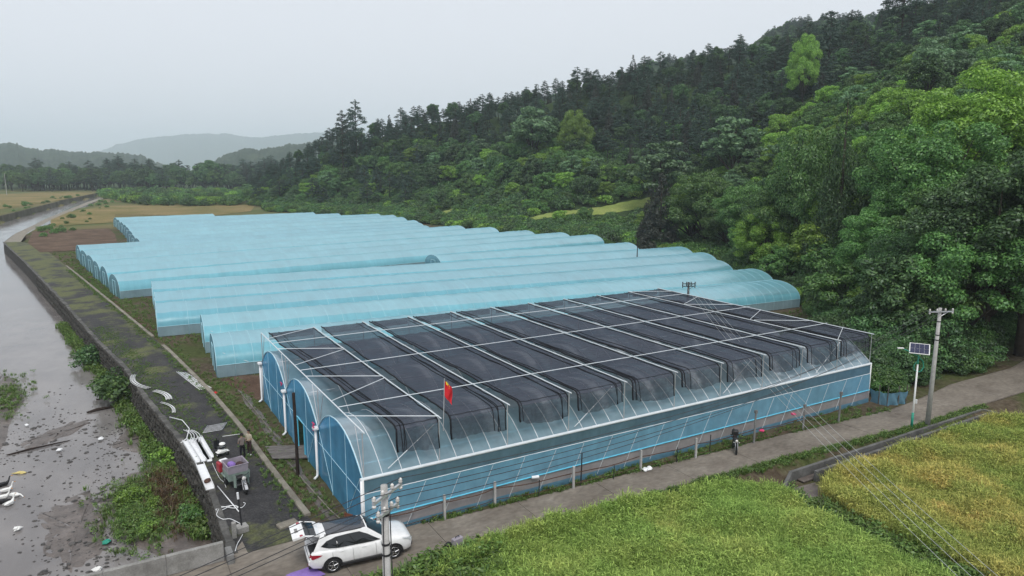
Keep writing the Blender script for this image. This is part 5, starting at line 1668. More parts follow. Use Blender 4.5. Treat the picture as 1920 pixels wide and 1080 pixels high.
# cabin shell: side surfaces from the belt to the roof rail, windscreen, roof
def side(u, v, sg=1, off=0.0):  # u front->rear, v belt->roof
    bx_ = 1.18 - 3.36 * u; tx = .28 - 2.13 * u
    x = bx_ + (tx - bx_) * v
    y = .885 - .185 * v ** 1.3 - .10 * max(0, u - .75) * 4 * (1 - .3 * v) * .4 - .05 * max(0, .2 - u) * 5
    z = 1.00 + .09 * u + (.655 - .09 * u) * v
    return (x, sg * (y + off), z)
m = MB()
for sg in (1, -1):
    m.grid([[side(u, v, sg) for u in np.linspace(0, 1, 13)] for v in np.linspace(0, 1, 5)])
roof_r = [side(u, 1, 1) for u in np.linspace(0, 1, 13)]
def roofp(p, k): return (p[0], p[1] * k, p[2] + .055 * (1 - k * k))
m.grid([[roofp(p, k) for p in roof_r] for k in np.linspace(1, -1, 9)])
m.build('cabin', 'car_white', car, smooth=True)
m = MB(); m.grid([[tuple(np.array(roofp(p, k)) + (0, 0, .012)) for p in [side(u, 1) for u in np.linspace(.03, .86, 9)]] for k in np.linspace(.88, -.88, 7)]); m.build('roof_glass', 'car_roof_glass', car, smooth=True)
def scr(k, v):   # windscreen
    a = side(0, v); return (a[0] + .10 * (1 - k * k) * (1 - v) + .06 * (1 - k * k), a[1] * k, a[2] + (.055 * (1 - k * k) if v == 1 else .05 * (1 - k * k) * v))
m = MB(); m.grid([[scr(k, v) for k in np.linspace(1, -1, 9)] for v in np.linspace(0, 1, 5)]); m.build('windscreen', 'car_glass', car, smooth=True)
WIN = [[(.10, .10), (.30, .08), (.42, .08), (.42, .86), (.22, .86), (.15, .62)], [(.435, .08), (.67, .08), (.67, .84), (.435, .86)], [(.685, .10), (.80, .16), (.90, .34), (.83, .62), (.685, .82)]]
for sg in (1, -1):
    DL = [(.085, .07), (.30, .05), (.67, .05), (.80, .12), (.925, .33), (.85, .66), (.685, .86), (.43, .90), (.21, .90), (.14, .64)]
    m = MB(); P = []
    for i, p in enumerate(DL):
        q = DL[(i + 1) % len(DL)]
        for k in range(5): P.append((p[0] + (q[0] - p[0]) * k / 5, p[1] + (q[1] - p[1]) * k / 5))
    m.add([side(.48, .48, sg, .012)] + [side(u, v, sg, .004) for u, v in P], [(0, i + 1, (i + 1) % len(P) + 1) for i in range(len(P))]); m.build('window_surround', 'black_plastic', car)
    for wn in WIN:
        m = MB(); cu = sum(p[0] for p in wn) / len(wn); cv = sum(p[1] for p in wn) / len(wn)
        P = []
        for i, p in enumerate(wn):
            q = wn[(i + 1) % len(wn)]
            for k in range(4): P.append((p[0] + (q[0] - p[0]) * k / 4, p[1] + (q[1] - p[1]) * k / 4))
        o_ = [side(u, v, sg, .020) for u, v in P]; c_ = side(cu, cv, sg, .022)
        m.add([c_] + o_, [(0, i + 1, (i + 1) % len(P) + 1) for i in range(len(P))]); m.build('window', 'car_glass', car)
    m = MB(); m.tube([tuple(np.array(side(u, 1, sg)) + (0, -sg * .07, .035)) for u in np.linspace(.12, .9, 8)], .02, 6); m.build('roof_rail', 'black_plastic', car, smooth=True)
    m = MB(); m.bbox((.86, sg * 1.03, 1.10), (.14, .22, .15), .04); m.build('mirror', 'car_white', car)
    for x in (.05, -.95):
        m = MB(); m.bbox((x, sg * .955, .93), (.20, .03, .035), .01); m.build('door_handle', 'car_white', car)
    for x in (.62, -.42, -1.32):   # door shut lines, cut as thin dark gaps
        m = MB(); m.tube([(x, sg * .951, .40), (x - .02, sg * .954, .70), (x - .03, sg * .93, .97)], .006, 4); m.build('door_gap', 'black_plastic', car)
    m = MB(); m.bbox((.02, sg * .925, .30), (3.7, .09, .16), .03); m.build('sill_trim', 'black_plastic', car)
    m = MB(); m.add([(-2.30, sg * .78, 1.0), (-2.24, sg * .90, .99), (-1.78, sg * .962, .93), (-1.95, sg * .965, .86), (-2.22, sg * .92, .78), (-2.345, sg * .76, .82)], [(0, 1, 2, 3, 4, 5) if sg > 0 else (5, 4, 3, 2, 1, 0)]); m.build('tail_light', 'lens_red', car)
    m = MB(); m.add([(2.30, sg * .55, .80), (2.24, sg * .80, .84), (1.80, sg * .935, .955), (1.95, sg * .925, .86), (2.28, sg * .80, .70), (2.37, sg * .58, .70)], [(0, 1, 2, 3, 4, 5) if sg < 0 else (5, 4, 3, 2, 1, 0)]); m.build('headlight', 'lens_clear', car)
    for x in (1.42, -1.36):
        m = MB()
        A = [(x + .44 * math.cos(a), .34 + .42 * math.sin(a)) for a in np.linspace(-.25, math.pi + .25, 17)]; B = [(x + .36 * math.cos(a), .34 + .35 * math.sin(a)) for a in np.linspace(-.25, math.pi + .25, 17)]
        m.grid([[(p[0], sg * .965, p[1]) for p in A], [(p[0], sg * .985, p[1]) for p in B], [(p[0], sg * .80, p[1]) for p in B]]); m.build('arch_trim', 'black_plastic', car, smooth=True)
        m = MB(); m.lathe([(.36, 0), (.36, .02)], 20, (x, sg * .953, .36), Matrix.Rotation(math.pi / 2, 4, 'X')); m.build('well_shade_disc', 'black_plastic', car)  # flat black disc on the uncut body side, painted for the well's shade
        MW = Matrix.Rotation(sg * -math.pi / 2, 4, 'X')
        m = MB(); m.lathe([(.20, -.10), (.30, -.11), (.345, -.07), (.352, 0), (.345, .07), (.30, .11), (.24, .105), (.235, .03), (.02, .02)], 28, (x, sg * .90, .345), MW); wl_ = m.build('wheel', 'rubber', car, smooth=True)
        m = MB(); m.lathe([(.238, .06), (.232, .10), (.215, .102), (.21, .06)], 28, (x, sg * .90, .345), MW); m.build('rim', 'silver', wl_, smooth=True)
        for k in range(5):
            a = k * 2 * math.pi / 5 + .3
            m = MB(); m.tube([(x + .03 * math.cos(a), sg * 1.0, .345 + .03 * math.sin(a)), (x + .22 * math.cos(a), sg * .995, .345 + .22 * math.sin(a))], [.035, .022], 5); m.build('spoke', 'silver', wl_)
# cargo bay, seen through the open back
m = MB(); m.grid([[(-1.24, y, .835) for y in np.linspace(-.72, .72, 5)], [(-2.26, y, .80) for y in np.linspace(-.70, .70, 5)]]); m.build('cargo_floor', 'black_plastic', car)
m = MB(); m.bbox((-1.18, 0, 1.15), (.16, 1.5, .75), .05); m.build('rear_seat', 'black_plastic', car)
for sg in (1, -1):
    m = MB(); m.grid([[(x, sg * (.78 - .08 * v), .8 + .78 * v) for x in (-1.2, -1.6, -2.05 + .12 * v)] for v in (0, .5, 1)]); m.build('bay_lining', 'black_plastic', car)
m = MB(); m.bbox((-2.33, 0, .55), (.10, 1.5, .26), .04); m.build('rear_bumper', 'car_white', car)
m = MB(); m.bbox((-2.31, 0, .36), (.14, 1.55, .18), .04); m.build('bumper_trim', 'black_plastic', car)
m = MB(); m.bbox((2.33, 0, .42), (.10, 1.25, .22), .04); m.build('front_grille', 'black_plastic', car)
m = MB(); m.bbox((-2.375, -.55, .38), (.03, .22, .06), .01); m.build('reflector', 'lens_red', car)
tg = [(-1.86, .66, 1.70), (-2.30, .66, 1.86), (-2.52, .64, 1.90)]
m = MB()
def tail(p0, p1, w0, w1, th, mat, name, par):
    m = MB(); d = Vector((p1[0] - p0[0], 0, p1[1] - p0[1])).normalized(); nrm = Vector((-d.z, 0, d.x)) * th
    vs_ = []
    for (p, w_) in ((p0, w0), (p1, w1)):
        for y in (-w_, 0, w_):
            q = Vector((p[0], y, p[1] + (.03 if y == 0 else 0))); vs_ += [tuple(q - nrm / 2), tuple(q + nrm / 2)]
    m.add(vs_, [(1, 3, 9, 7), (3, 5, 11, 9), (0, 6, 8, 2), (2, 8, 10, 4), (0, 1, 7, 6), (4, 10, 11, 5), (0, 2, 3, 1), (2, 4, 5, 3), (6, 7, 9, 8), (8, 9, 11, 10)])
    return m.build(name, mat, par)
gate = tail((-1.84, 1.71), (-1.99, 1.755), .66, .70, .09, 'car_white', 'tailgate', car)
tail((-1.99, 1.755), (-2.46, 1.86), .66, .68, .03, 'car_glass', 'rear_glass', gate)
for sg in (-1, 1):
    m = MB(); m.tube([(-1.95, sg * .68, 1.75), (-2.48, sg * .70, 1.865)], .035, 6); m.build('glass_frame', 'car_white', gate)
    m = MB(); m.tube([(-1.98, sg * .66, 1.3), (-2.42, sg * .66, 1.80)], .014, 5); m.build('gas_strut', 'dark_metal', gate)
tail((-2.46, 1.865), (-2.98, 1.74), .71, .62, .10, 'car_white', 'lower_panel', gate)
m = MB(); m.bbox((-2.74, -.05, 1.875), (.20, .36, .02), .006); m.build('number_plate_recess', 'grey_concrete', gate)
m = MB(); m.bbox((-2.60, -.60, 1.885), (.16, .14, .03), .01); m.build('tail_light', 'lens_red', gate)
m = MB(); m.bbox((-2.60, .60, 1.885), (.16, .14, .03), .01); m.build('tail_light', 'lens_red', gate)
# purple sheet on the ground behind the car
X, Y = at(562, 1074)
m = MB(); m.grid([[(x * .95 - y * .2, y * .75 + .04 * math.sin(3 * x), .06 + .025 * math.sin(x * 5) * math.cos(y * 6) + .02) for x in np.linspace(-.6, .65, 9)] for y in np.linspace(-.8, .6, 9)])
tag(put('groundsheet', m.mesh('groundsheet', 'purple_cloth', True), None, (X + .1, Y - .4, .03), (0, 0, .1)), 'purple cloth sheet spread on the road behind the open tailgate', 'cloth')

# ------------------------------------------------------------------ figures by the track
def skin(verts, edges, radii, root=0, lvl=2):
    me = bpy.data.meshes.new('tmp'); me.from_pydata(verts, edges, [])
    o = bpy.data.objects.new('tmp', me); COL.objects.link(o)
    md = o.modifiers.new('s', 'SKIN'); md.use_smooth_shade = True; md.branch_smoothing = .6
    for i, rd in enumerate(radii):
        me.skin_vertices[0].data[i].radius = (rd, rd) if not isinstance(rd, tuple) else rd
        me.skin_vertices[0].data[i].use_root = (i == root)
    sb = o.modifiers.new('b', 'SUBSURF'); sb.levels = lvl; sb.render_levels = lvl
    dg = bpy.context.evaluated_depsgraph_get(); dg.update()
    out = bpy.data.meshes.new_from_object(o.evaluated_get(dg))
    bpy.data.objects.remove(o)
    return out
def person(loc, rz, label, shirt, trousers, shoes, head_turn=0, arms=((.22, .02, 1.08, .26, .22, .98), (-.22, .02, 1.08, -.14, .28, 1.12)), h=1.68):
    t = thing('person', label, 'person', loc, rz)
    V = []; E = []; Rd = []
    def a(p, r, par=None):
        V.append(p); Rd.append(r)
        if par is not None: E.append((par, len(V) - 1))
        return len(V) - 1
    pel = a((0, 0, .92), (.16, .11)); sp = a((0, .01, 1.12), (.145, .10), pel); ch_ = a((0, 0, 1.32), (.17, .115), sp); nk = a((0, .0, 1.45), .055, ch_); hd0 = a((0, .02, 1.53), .07, nk); hd = a((0, .025, 1.61), (.082, .098), hd0); a((0, .02, 1.68), .065, hd)
    a((0, .135, 1.585), .016, hd)   # nose
    for sg in (1, -1):
        hp = a((sg * .09, 0, .86), .095, pel); kn = a((sg * .10, .03, .48), .062, hp); an = a((sg * .11, -.01, .09), .042, kn); a((sg * .12, .13, .045), .040, an)
        sh = a((sg * .17, 0, 1.38), .068, ch_)
        q = arms[0] if sg > 0 else arms[1]
        el = a(q[0:3], .045, sh); wr = a(q[3:6], .028, el)
        d = (Vector(q[3:6]) - Vector(q[0:3])).normalized(); pm = a(tuple(Vector(q[3:6]) + d * .06), (.030, .018), wr)
        sd_ = d.cross(Vector((0, 0, 1))).normalized()
        for f in range(4):
            k1 = a(tuple(Vector(V[pm]) + d * .045 + sd_ * (f - 1.5) * .018), .0085, pm); a(tuple(Vector(V[k1]) + d * (.035 + .01 * (f in (1, 2))) + Vector((0, 0, -.012))), .007, k1)
        th = a(tuple(Vector(q[3:6]) + d * .03 + sd_ * .035), .0095, wr); a(tuple(Vector(V[th]) + d * .03 + sd_ * .012), .008, th)
    me = skin(V, E, Rd, pel)
    for mt in ('skin', shirt, trousers, shoes): me.materials.append(MATS[mt])
    for p in me.polygons:
        c = p.center; rad = math.hypot(c.x, c.y)
        mi = 0
        if c.z < .10: mi = 3
        elif c.z < .98 and abs(c.x) < .21 and rad < .24: mi = 2
        elif c.z < 1.43 and (abs(c.x) < .20 and abs(c.y) < .16): mi = 1
        elif c.z > 1.16 and c.z < 1.45: mi = 1
        p.material_index = mi
    put('body', me, t)
    m = MB(); rows = []
    for th in np.linspace(0, math.pi * .60, 7):
        rows.append([(.095 * math.sin(th) * math.cos(ph), .018 + .112 * math.sin(th) * math.sin(ph) - (.02 if th > .8 else 0), 1.625 + .115 * math.cos(th) + (.05 if (math.sin(ph) > .4 and th > 1.2) else 0)) for ph in np.linspace(0, 2 * math.pi, 15)])
    m.grid(rows); m.build('hair', 'hair_black', t, smooth=True)
    t.scale = (h / 1.72,) * 3
    return t
person((-3.45, 12.85, .06), .1, 'person in a grey-brown shirt and black trousers standing behind the cargo tricycle', 'shirt_taupe', 'trousers_black', 'trousers_black')
person((-2.95, 13.3, .06), 2.2, 'person in a beige top and white shoes facing the other by the kerb', 'shirt_beige', 'trousers_brown', 'white_plastic')
person((2.2, 12.0, 0), 1.3, 'person in dark clothes standing inside the greenhouse doorway', 'trousers_brown', 'trousers_black', 'trousers_black')
def bird(loc, rz, label, white=True, head_down=False, s=1.0):
    t = thing('goose' if white else 'duck', label, 'bird', loc, rz, 'waterfowl on the creek', s)
    n1 = (0, .30, .34) if not head_down else (0, .38, .22); n2 = (0, .34, .52) if not head_down else (0, .48, .12); hd = (0, .40, .58) if not head_down else (0, .55, .06)
    V = [(0, 0, .16), (0, -.20, .17), (0, -.34, .22), (0, .17, .18), n1, n2, hd]
    me = skin(V, [(0, 1), (1, 2), (0, 3), (3, 4), (4, 5), (5, 6)], [(.15, .13), (.12, .10), (.03, .02), (.12, .11), .045, .036, .045], 0)
    me.materials.append(MATS['feather_white' if white else 'feather_black']); put('body', me, t)
    m = MB(); d = Vector(hd); m.tube([tuple(d + Vector((0, .03, -.005))), tuple(d + Vector((0, .12, -.03)))], [.022, .012], 6); m.build('beak', 'beak_orange', t)
    for sg in (1, -1):
        m = MB(); m.grid([[(sg * (.135 + .015 * math.sin(u * 3)), .12 - .45 * u, .20 + .06 * v - .10 * (1 - v) * (1 - u)) for u in np.linspace(0, 1, 5)] for v in (0, .5, 1)]); m.build('wing', 'feather_white' if white else 'feather_black', t, smooth=True)
for (px, py, rz_, wh, dn, lab) in ((12, 922, -1.3, True, False, 'white goose with raised neck at the left edge, farthest of the white ones'), (6, 935, -1.4, True, False, 'white goose half out of the photo at the left edge'), (28, 931, -2.2, True, True, 'white goose with its head down, rightmost of the flock'), (18, 947, -.7, True, False, 'white goose with upright neck, closest to the camera'), (7, 911, -1.2, False, False, 'black duck behind the white geese'), (4, 944, -1.5, False, True, 'black duck low in the water beside the near goose')):
    X, Y = at(px, py, WATER); bird((X, Y, WATER - .06), rz_, lab, wh, dn, 1.05)

# ------------------------------------------------------------------ cargo tricycle, scooter, motorcycle
def wheel(par, c, r, w_, axis_rz=0, name='wheel', hub='silver'):
    M = Matrix.Rotation(axis_rz, 4, 'Z') @ Matrix.Rotation(math.pi / 2, 4, 'Y')
    m = MB(); m.lathe([(r * .72, -w_ * .4), (r * .92, -w_ / 2), (r, -w_ * .25), (r, w_ * .25), (r * .92, w_ / 2), (r * .72, w_ * .4)], 20, c, M); wo_ = m.build(name, 'rubber', par, smooth=True)
    m = MB(); m.lathe([(.02, -w_ * .55), (r * .18, -w_ * .5), (r * .70, -w_ * .15), (r * .72, .0), (r * .70, w_ * .15), (r * .18, w_ * .5), (.02, w_ * .55)], 14, c, M); m.build('rim', hub, wo_, smooth=True)
    return wo_
tr = thing('cargo_tricycle', 'three-wheeled cargo tricycle carrying a large mauve bin on the gravel track', 'tricycle', (-4.35, 9.0, .06), .12)
wheel(tr, (0, -1.25, .28), .28, .10); wheel(tr, (-.52, .65, .28), .28, .13); wheel(tr, (.52, .65, .28), .28, .13)
m = MB(); m.tube([(0, -1.25, .28), (.0, -1.08, .75), (0, -1.0, 1.0)], .04, 6); m.tube([(-.09, -1.25, .28), (-.09, -1.05, .8)], .022, 5); m.tube([(.09, -1.25, .28), (.09, -1.05, .8)], .022, 5); m.build('fork', 'silver', tr)
m = MB(); m.tube([(-.36, -.82, 1.05), (-.2, -.98, 1.02), (.2, -.98, 1.02), (.36, -.82, 1.05)], .018, 6); m.build('handlebar', 'dark_metal', tr)
m = MB(); m.lathe([(.03, -.06), (.10, -.04), (.115, .03), (.09, .06)], 14, (0, -1.16, .90), Matrix.Rotation(math.pi / 2, 4, 'X')); m.build('headlamp', 'porcelain', tr, smooth=True)
m = MB(); m.grid([[(x, -1.25 + .34 * math.cos(a), .28 + .34 * math.sin(a)) for a in np.linspace(.1, 2.8, 9)] for x in (-.08, 0, .08)]); m.build('front_mudguard', 'silver', tr, smooth=True)
for sg in (1, -1):
    m = MB(); m.grid([[(sg * (.30 + .12 * v), -.72 + .1 * v, .25 + .75 * u) for u in np.linspace(0, 1, 4)] for v in np.linspace(0, 1, 4)]); m.build('leg_shield', 'pale_green_paint', tr, smooth=True)
m = MB(); m.bbox((0, .05, .42), (.62, 1.9, .14), .03); m.build('chassis', 'dark_metal', tr)
m = MB(); m.bbox((0, -.35, .72), (.42, .55, .16), .06); m.build('saddle', 'black_plastic', tr)
bx = m
def openbox(c, s, th, flare, mat, name, par, sub=None):
    x, y, z0, z1 = s[0] / 2, s[1] / 2, c[2] - s[2] / 2, c[2] + s[2] / 2
    m = MB(); R0 = [(-x, -y), (x, -y), (x, y), (-x, y)]
    f = 1 + flare
    ring = [[(c[0] + p[0], c[1] + p[1], z0) for p in R0], [(c[0] + p[0] * f, c[1] + p[1] * f, z1) for p in R0], [(c[0] + p[0] * f - th * np.sign(p[0]), c[1] + p[1] * f - th * np.sign(p[1]), z1) for p in R0], [(c[0] + p[0] - th * np.sign(p[0]), c[1] + p[1] - th * np.sign(p[1]), z0 + th) for p in R0]]
    V = [p for r_ in ring for p in r_]
    F = [(3, 2, 1, 0), (12, 13, 14, 15)]
    for k in range(3):
        for i in range(4):
            j = (i + 1) % 4; F.append((k * 4 + i, k * 4 + j, k * 4 + 4 + j, k * 4 + 4 + i))
    m.add(V, F); return m.build(name, mat, par)
openbox((0, .45, .72), (1.15, 1.45, .42), .03, .02, 'pale_green_paint', 'cargo_bed', tr)
for sg in (1, -1):
    m = MB(); m.bbox((sg * .62, .65, .62), (.10, .75, .10), .03); m.build('rear_mudguard', 'pale_green_paint', tr)
bn = thing('storage_bin', 'large open mauve plastic bin riding in the tricycle bed', 'bin', (-4.42, 9.28, .60), .12)
openbox((0, 0, .42), (1.0, 1.1, .84), .03, .10, 'mauve_plastic', 'bin_body', bn)
m = MB(); m.tube([(-.56, -.61, .84), (.56, -.61, .84), (.56, .61, .84), (-.56, .61, .84), (-.56, -.61, .84)], .03, 6); m.build('rim', 'mauve_plastic', bn)
for k, (x, y, mt, nm, lab) in enumerate(((-.2, .1, 'purple_cloth', 'cloth_bundle', 'dark purple cloth bundle inside the mauve bin'), (.22, -.15, 'trousers_brown', 'cloth_bundle', 'brown cloth bundle inside the mauve bin'))):
    m = MB(); m.lathe([(.05, -.2), (.24, -.12), (.26, .02), (.15, .14), (.03, .16)], 9); m.v = [(p[0] * (1 + .2 * math.sin(p[2] * 20 + i)), p[1] * (1 + .15 * math.cos(i * 1.7)), p[2]) for i, p in enumerate(m.v)]
    tag(put(nm, m.mesh(nm, mt, True), None, (-4.42 + x, 9.28 + y, 1.28)), lab, 'bundle')
m = MB(); m.bbox((0, 0, .32), (.22, .5, .64), .08); tag(put('fuel_can', m.mesh('fuel_can', 'red_plastic'), None, (-5.15, 10.1, .66), (0, 0, .2)), 'dark red plastic can on the rear corner of the tricycle', 'can')
m = MB(); m.bbox((0, 0, .3), (.45, .3, .22), .04); tag(put('white_box', m.mesh('white_box', 'white_plastic'), None, (-4.9, 10.2, .95), (0, 0, .3)), 'small white box behind the mauve bin on the tricycle', 'box')
sc = thing('mobility_scooter', 'small white and black mobility scooter with a round top box on the gravel track', 'scooter', (-4.55, 14.3, .06), .25)
wheel(sc, (-.30, -.35, .15), .15, .10, 0, 'wheel', 'white_plastic'); wheel(sc, (.30, -.35, .15), .15, .10, 0, 'wheel', 'white_plastic'); wheel(sc, (0, .62, .15), .15, .09)
m = MB(); m.bbox((0, -.30, .34), (.46, .42, .26), .08); m.build('rear_body', 'feather_white', sc)
m = MB(); m.bbox((0, .15, .22), (.40, .75, .08), .03); m.build('deck', 'black_plastic', sc)
m = MB(); m.bbox((0, -.22, .58), (.42, .40, .12), .05); m.build('seat', 'black_plastic', sc)
m = MB(); m.lathe([(.03, 0), (.19, .02), (.21, .10), (.17, .22), (.05, .27)], 14, (0, -.40, .66)); m.build('top_box', 'feather_white', sc, smooth=True)
m = MB(); m.lathe([(.214, .0), (.216, .04), (.21, .07)], 14, (0, -.40, .74)); m.build('box_band', 'black_plastic', sc, smooth=True)
m = MB(); m.tube([(0, .62, .2), (0, .50, .75), (0, .46, .95)], .035, 6); m.build('steering_column', 'black_plastic', sc)
m = MB(); m.tube([(-.28, .36, .98), (0, .48, .95), (.28, .36, .98)], .02, 6); m.build('handlebar', 'black_plastic', sc)
m = MB(); m.bbox((0, .54, .55), (.36, .06, .5), .03); m.build('leg_shield', 'dark_metal', sc)
for sg in (1, -1):
    m = MB(); m.bbox((sg * .30, -.35, .32), (.14, .36, .06), .02); m.build('mudguard', 'feather_white', sc)
def motorbike(loc, rz, label):
    t = thing('motorcycle', label, 'motorcycle', loc, rz)
    wheel(t, (0, -.62, .29), .29, .09); wheel(t, (0, .62, .29), .29, .11)
    m = MB(); m.tube([(-.07, -.62, .29), (-.07, -.42, .85)], .022, 6); m.tube([(.07, -.62, .29), (.07, -.42, .85)], .022, 6); m.build('fork', 'silver', t)
    m = MB(); m.tube([(-.36, -.28, 1.02), (-.1, -.42, .95), (.1, -.42, .95), (.36, -.28, 1.02)], .016, 6); m.build('handlebar', 'black_plastic', t)
    m = MB(); m.lathe([(.02, -.05), (.08, -.03), (.09, .03), (.05, .07)], 12, (0, -.54, .85), Matrix.Rotation(math.pi / 2, 4, 'X')); m.build('headlamp', 'porcelain', t, smooth=True)
    m = MB(); m.bbox((0, -.12, .72), (.24, .42, .2), .08); m.build('tank', 'black_plastic', t)
    m = MB(); m.bbox((0, .38, .74), (.25, .62, .10), .04); m.build('seat', 'black_plastic', t)
    m = MB(); m.bbox((0, -.02, .40), (.26, .36, .30), .06); m.build('engine', 'dark_metal', t)
    m = MB(); m.tube([(.13, .0, .28), (.16, .4, .30), (.17, .78, .36)], .04, 7); m.build('exhaust', 'silver', t)
    m = MB(); m.bbox((0, .72, .95), (.40, .38, .34), .05); m.build('rear_box', 'black_plastic', t)
    m = MB(); m.grid([[(x, .62 + .33 * math.cos(a), .29 + .33 * math.sin(a)) for a in np.linspace(.2, 2.4, 7)] for x in (-.06, .06)]); m.build('mudguard', 'black_plastic', t)
    for sg in (1, -1):
        m = MB(); m.tube([(sg * .25, -.32, 1.0), (sg * .32, -.30, 1.14)], .01, 5); m.bbox((sg * .33, -.30, 1.17), (.10, .02, .07), .01); m.build('mirror', 'black_plastic', t)
        m = MB(); m.lathe([(.02, -.03), (.035, 0), (.02, .03)], 8, (sg * .16, -.50, .74)); m.build('indicator', 'porcelain', t)
    return t
motorbike((23.9, -1.65, .05), -.75, 'black motorcycle parked at the road edge against the fence')

# ------------------------------------------------------------------ white channels, tubes and litter on the track and in the creek
def bundle_curve(pts, n, label, spread=.07, r_=.017, name='hoop_tube_bundle'):
    t = thing(name, label, 'tubes', (*pts[len(pts) // 2][:2], .12))
    for k in range(n):
        m = MB(); dx = (k - n / 2) * spread
        P = [Vector(p) for p in pts]; nr = []
        for i, p in enumerate(P):
            d = (P[min(i + 1, len(P) - 1)] - P[max(i - 1, 0)]).normalized(); s_ = Vector((d.y, -d.x, 0))
            nr.append(tuple(p + s_ * dx + Vector((0, 0, .03 * (k % 3)))))
        m.tube(nr, r_, 5); m.build('tube', 'white_plastic', t, world=True, smooth=True)
    return t
def arc3(a, b, bow, z, n=9):
    a, b = Vector((*a, z)), Vector((*b, z)); d = b - a; s_ = Vector((d.y, -d.x, 0)).normalized()
    return [tuple(a + d * u + s_ * bow * 4 * u * (1 - u)) for u in np.linspace(0, 1, n)]
bundle_curve(arc3(at(250, 703, .2), at(278, 728, .2), .5, .2), 7, 'farthest bundle of curved white tubes lying on the wall top', .06)
bundle_curve(arc3(at(290, 733, .2), at(316, 749, .2), -.28, .2), 8, 'short fanned bundle of white tubes in the middle of the wall top', .06, .022)
bundle_curve(arc3(at(302, 755, .2), at(325, 774, .2), -.3, .2), 5, 'nearest of three small bundles of curved white tubes on the wall top', .05)
m = MB(); p = [Vector((*at(318, 782, .25), .25)), Vector((*at(342, 788, .25), .25)), Vector((*at(355, 805, .25), .3)), Vector((*at(350, 822, .25), .25)), Vector((*at(339, 831, .1), .12))]
m.tube([tuple(q - p[2]) for q in p], .03, 6); tag(put('loose_tube', m.mesh('loose_tube', 'white_plastic', True), None, tuple(p[2])), 'single looped white tube lying across the wall top', 'tube')
def channel_stack(a, b, wd, n, label):
    a, b = Vector((*a, .1)), Vector((*b, .1)); d = b - a
    t = thing('channel_bundle', label, 'channels', tuple(a), math.atan2(d.y, d.x))
    for k in range(n):
        m = MB(); L_ = d.length * random.uniform(.94, 1.02); y = (k - (n - 1) / 2) * wd; z = .03 * (k % 2)
        pr = [(-wd * .46, .16), (-wd * .46, 0), (wd * .46, 0), (wd * .46, .16), (wd * .40, .16), (wd * .40, .04), (-wd * .40, .04), (-wd * .40, .16)]
        m.add([(x, y + q[0], z + q[1]) for x in (0, L_) for q in pr], [tuple(range(8))[::-1], tuple(range(8, 16))] + [(i, (i + 1) % 8, 8 + (i + 1) % 8, 8 + i) for i in range(8)])
        m.build('channel', 'white_plastic', t)
    return t
channel_stack(at(356, 826, .1), at(383, 868, .1), .32, 3, 'stack of white plastic channels on the wall top by the scooter')
channel_stack(at(371, 822, .1), at(394, 862, .1), .26, 2, 'narrow pair of white plastic channels beside the larger stack')
ct = channel_stack(at(375, 872, .1), at(395, 920, .1), .50, 1, 'single wide white trough at the wall edge nearest to the tricycle')
m = MB(); m.lathe([(.03, .0), (.16, .02), (.18, .10), (.06, .16)], 8); m.v = [(x * 1.6, y, z) for x, y, z in m.v]
X, Y = at(389, 903, .15); tag(put('coiled_rope', m.mesh('coiled_rope', 'rusty_iron', True), None, (X, Y, .15), (0, 0, 1.1)), 'heap of brown rope lying in the wide white trough', 'rope')
t = thing('bent_tube_bundle', 'bent white tubes sticking out behind the white channels', 'tubes', (*at(355, 818, .3), .1))
for k in range(4):
    P = arc3(at(344 + 5 * k, 806, .3), at(354 + 6 * k, 828, .3), -.3, .3)
    m = MB(); m.tube(P, .022, 5); m.build('tube', 'white_plastic', t, world=True, smooth=True)
t = thing('tube_bundle', 'long straight white tubes lying beside the kerb on the track', 'tubes', (*at(358, 714, .08), .08))
for k in range(7):
    a = at(331 + 3.2 * k, 697 + .4 * k, .1); b = at(375 + 3.5 * k, 731 - .6 * k, .1)
    m = MB(); m.tube([(*a, .10 + .02 * (k % 2)), (*b, .10)], .032, 6); m.build('tube', 'white_plastic', t, world=True, smooth=True)
t = thing('wire_rack', 'flat rack of thin pale rods lying behind the scooter', 'rack', (*at(400, 808, .1), .1))
for k in range(6):
    a = at(380 + 2 * k, 812 - 2.5 * k, .12); b = at(416 + 1.5 * k, 806 - 2.5 * k, .12)
    m = MB(); m.tube([(*a, .14), (*b, .14)], .014, 4); m.build('rod', 'galvanised', t, world=True)
for (px, py) in ((381, 811), (417, 805)):
    m = MB(); m.tube([(*at(px, py, .12), .12), (*at(px + 8, py - 13, .12), .12)], .016, 4); m.build('cross_rod', 'galvanised', t, world=True)
def hose(pix, z, r_, label, mat='white_plastic', name='hose'):
    P = [Vector((*at(*q, z), z + .015 * (i % 2))) for i, q in enumerate(pix)]
    Q = []
    for i in range(len(P) - 1):
        p0, p1, p2, p3 = P[max(i - 1, 0)], P[i], P[i + 1], P[min(i + 2, len(P) - 1)]
        for u in np.linspace(0, 1, 6, endpoint=False):
            Q.append(.5 * ((2 * p1) + (-p0 + p2) * u + (2 * p0 - 5 * p1 + 4 * p2 - p3) * u * u + (-p0 + 3 * p1 - 3 * p2 + p3) * u ** 3))
    Q.append(P[-1]); o_ = Q[len(Q) // 2].copy()
    m = MB(); m.tube([tuple(q - o_) for q in Q], r_, 5); return tag(put(name, m.mesh(name, mat, True), None, tuple(o_)), label, 'hose')
hose([(456, 942), (460, 945), (452, 952), (438, 948), (415, 952), (405, 956), (412, 958), (436, 948), (446, 952), (436, 953), (415, 950), (408, 960), (407, 967), (418, 974), (432, 973), (450, 982)], .09, .020, 'pale hose lying in loops between the tricycle and the standpipe')
hose([(398, 868), (404, 882), (412, 897), (420, 905), (424, 914)], .09, .014, 'thin pale cord lying between the trough and the tricycle', name='cord')
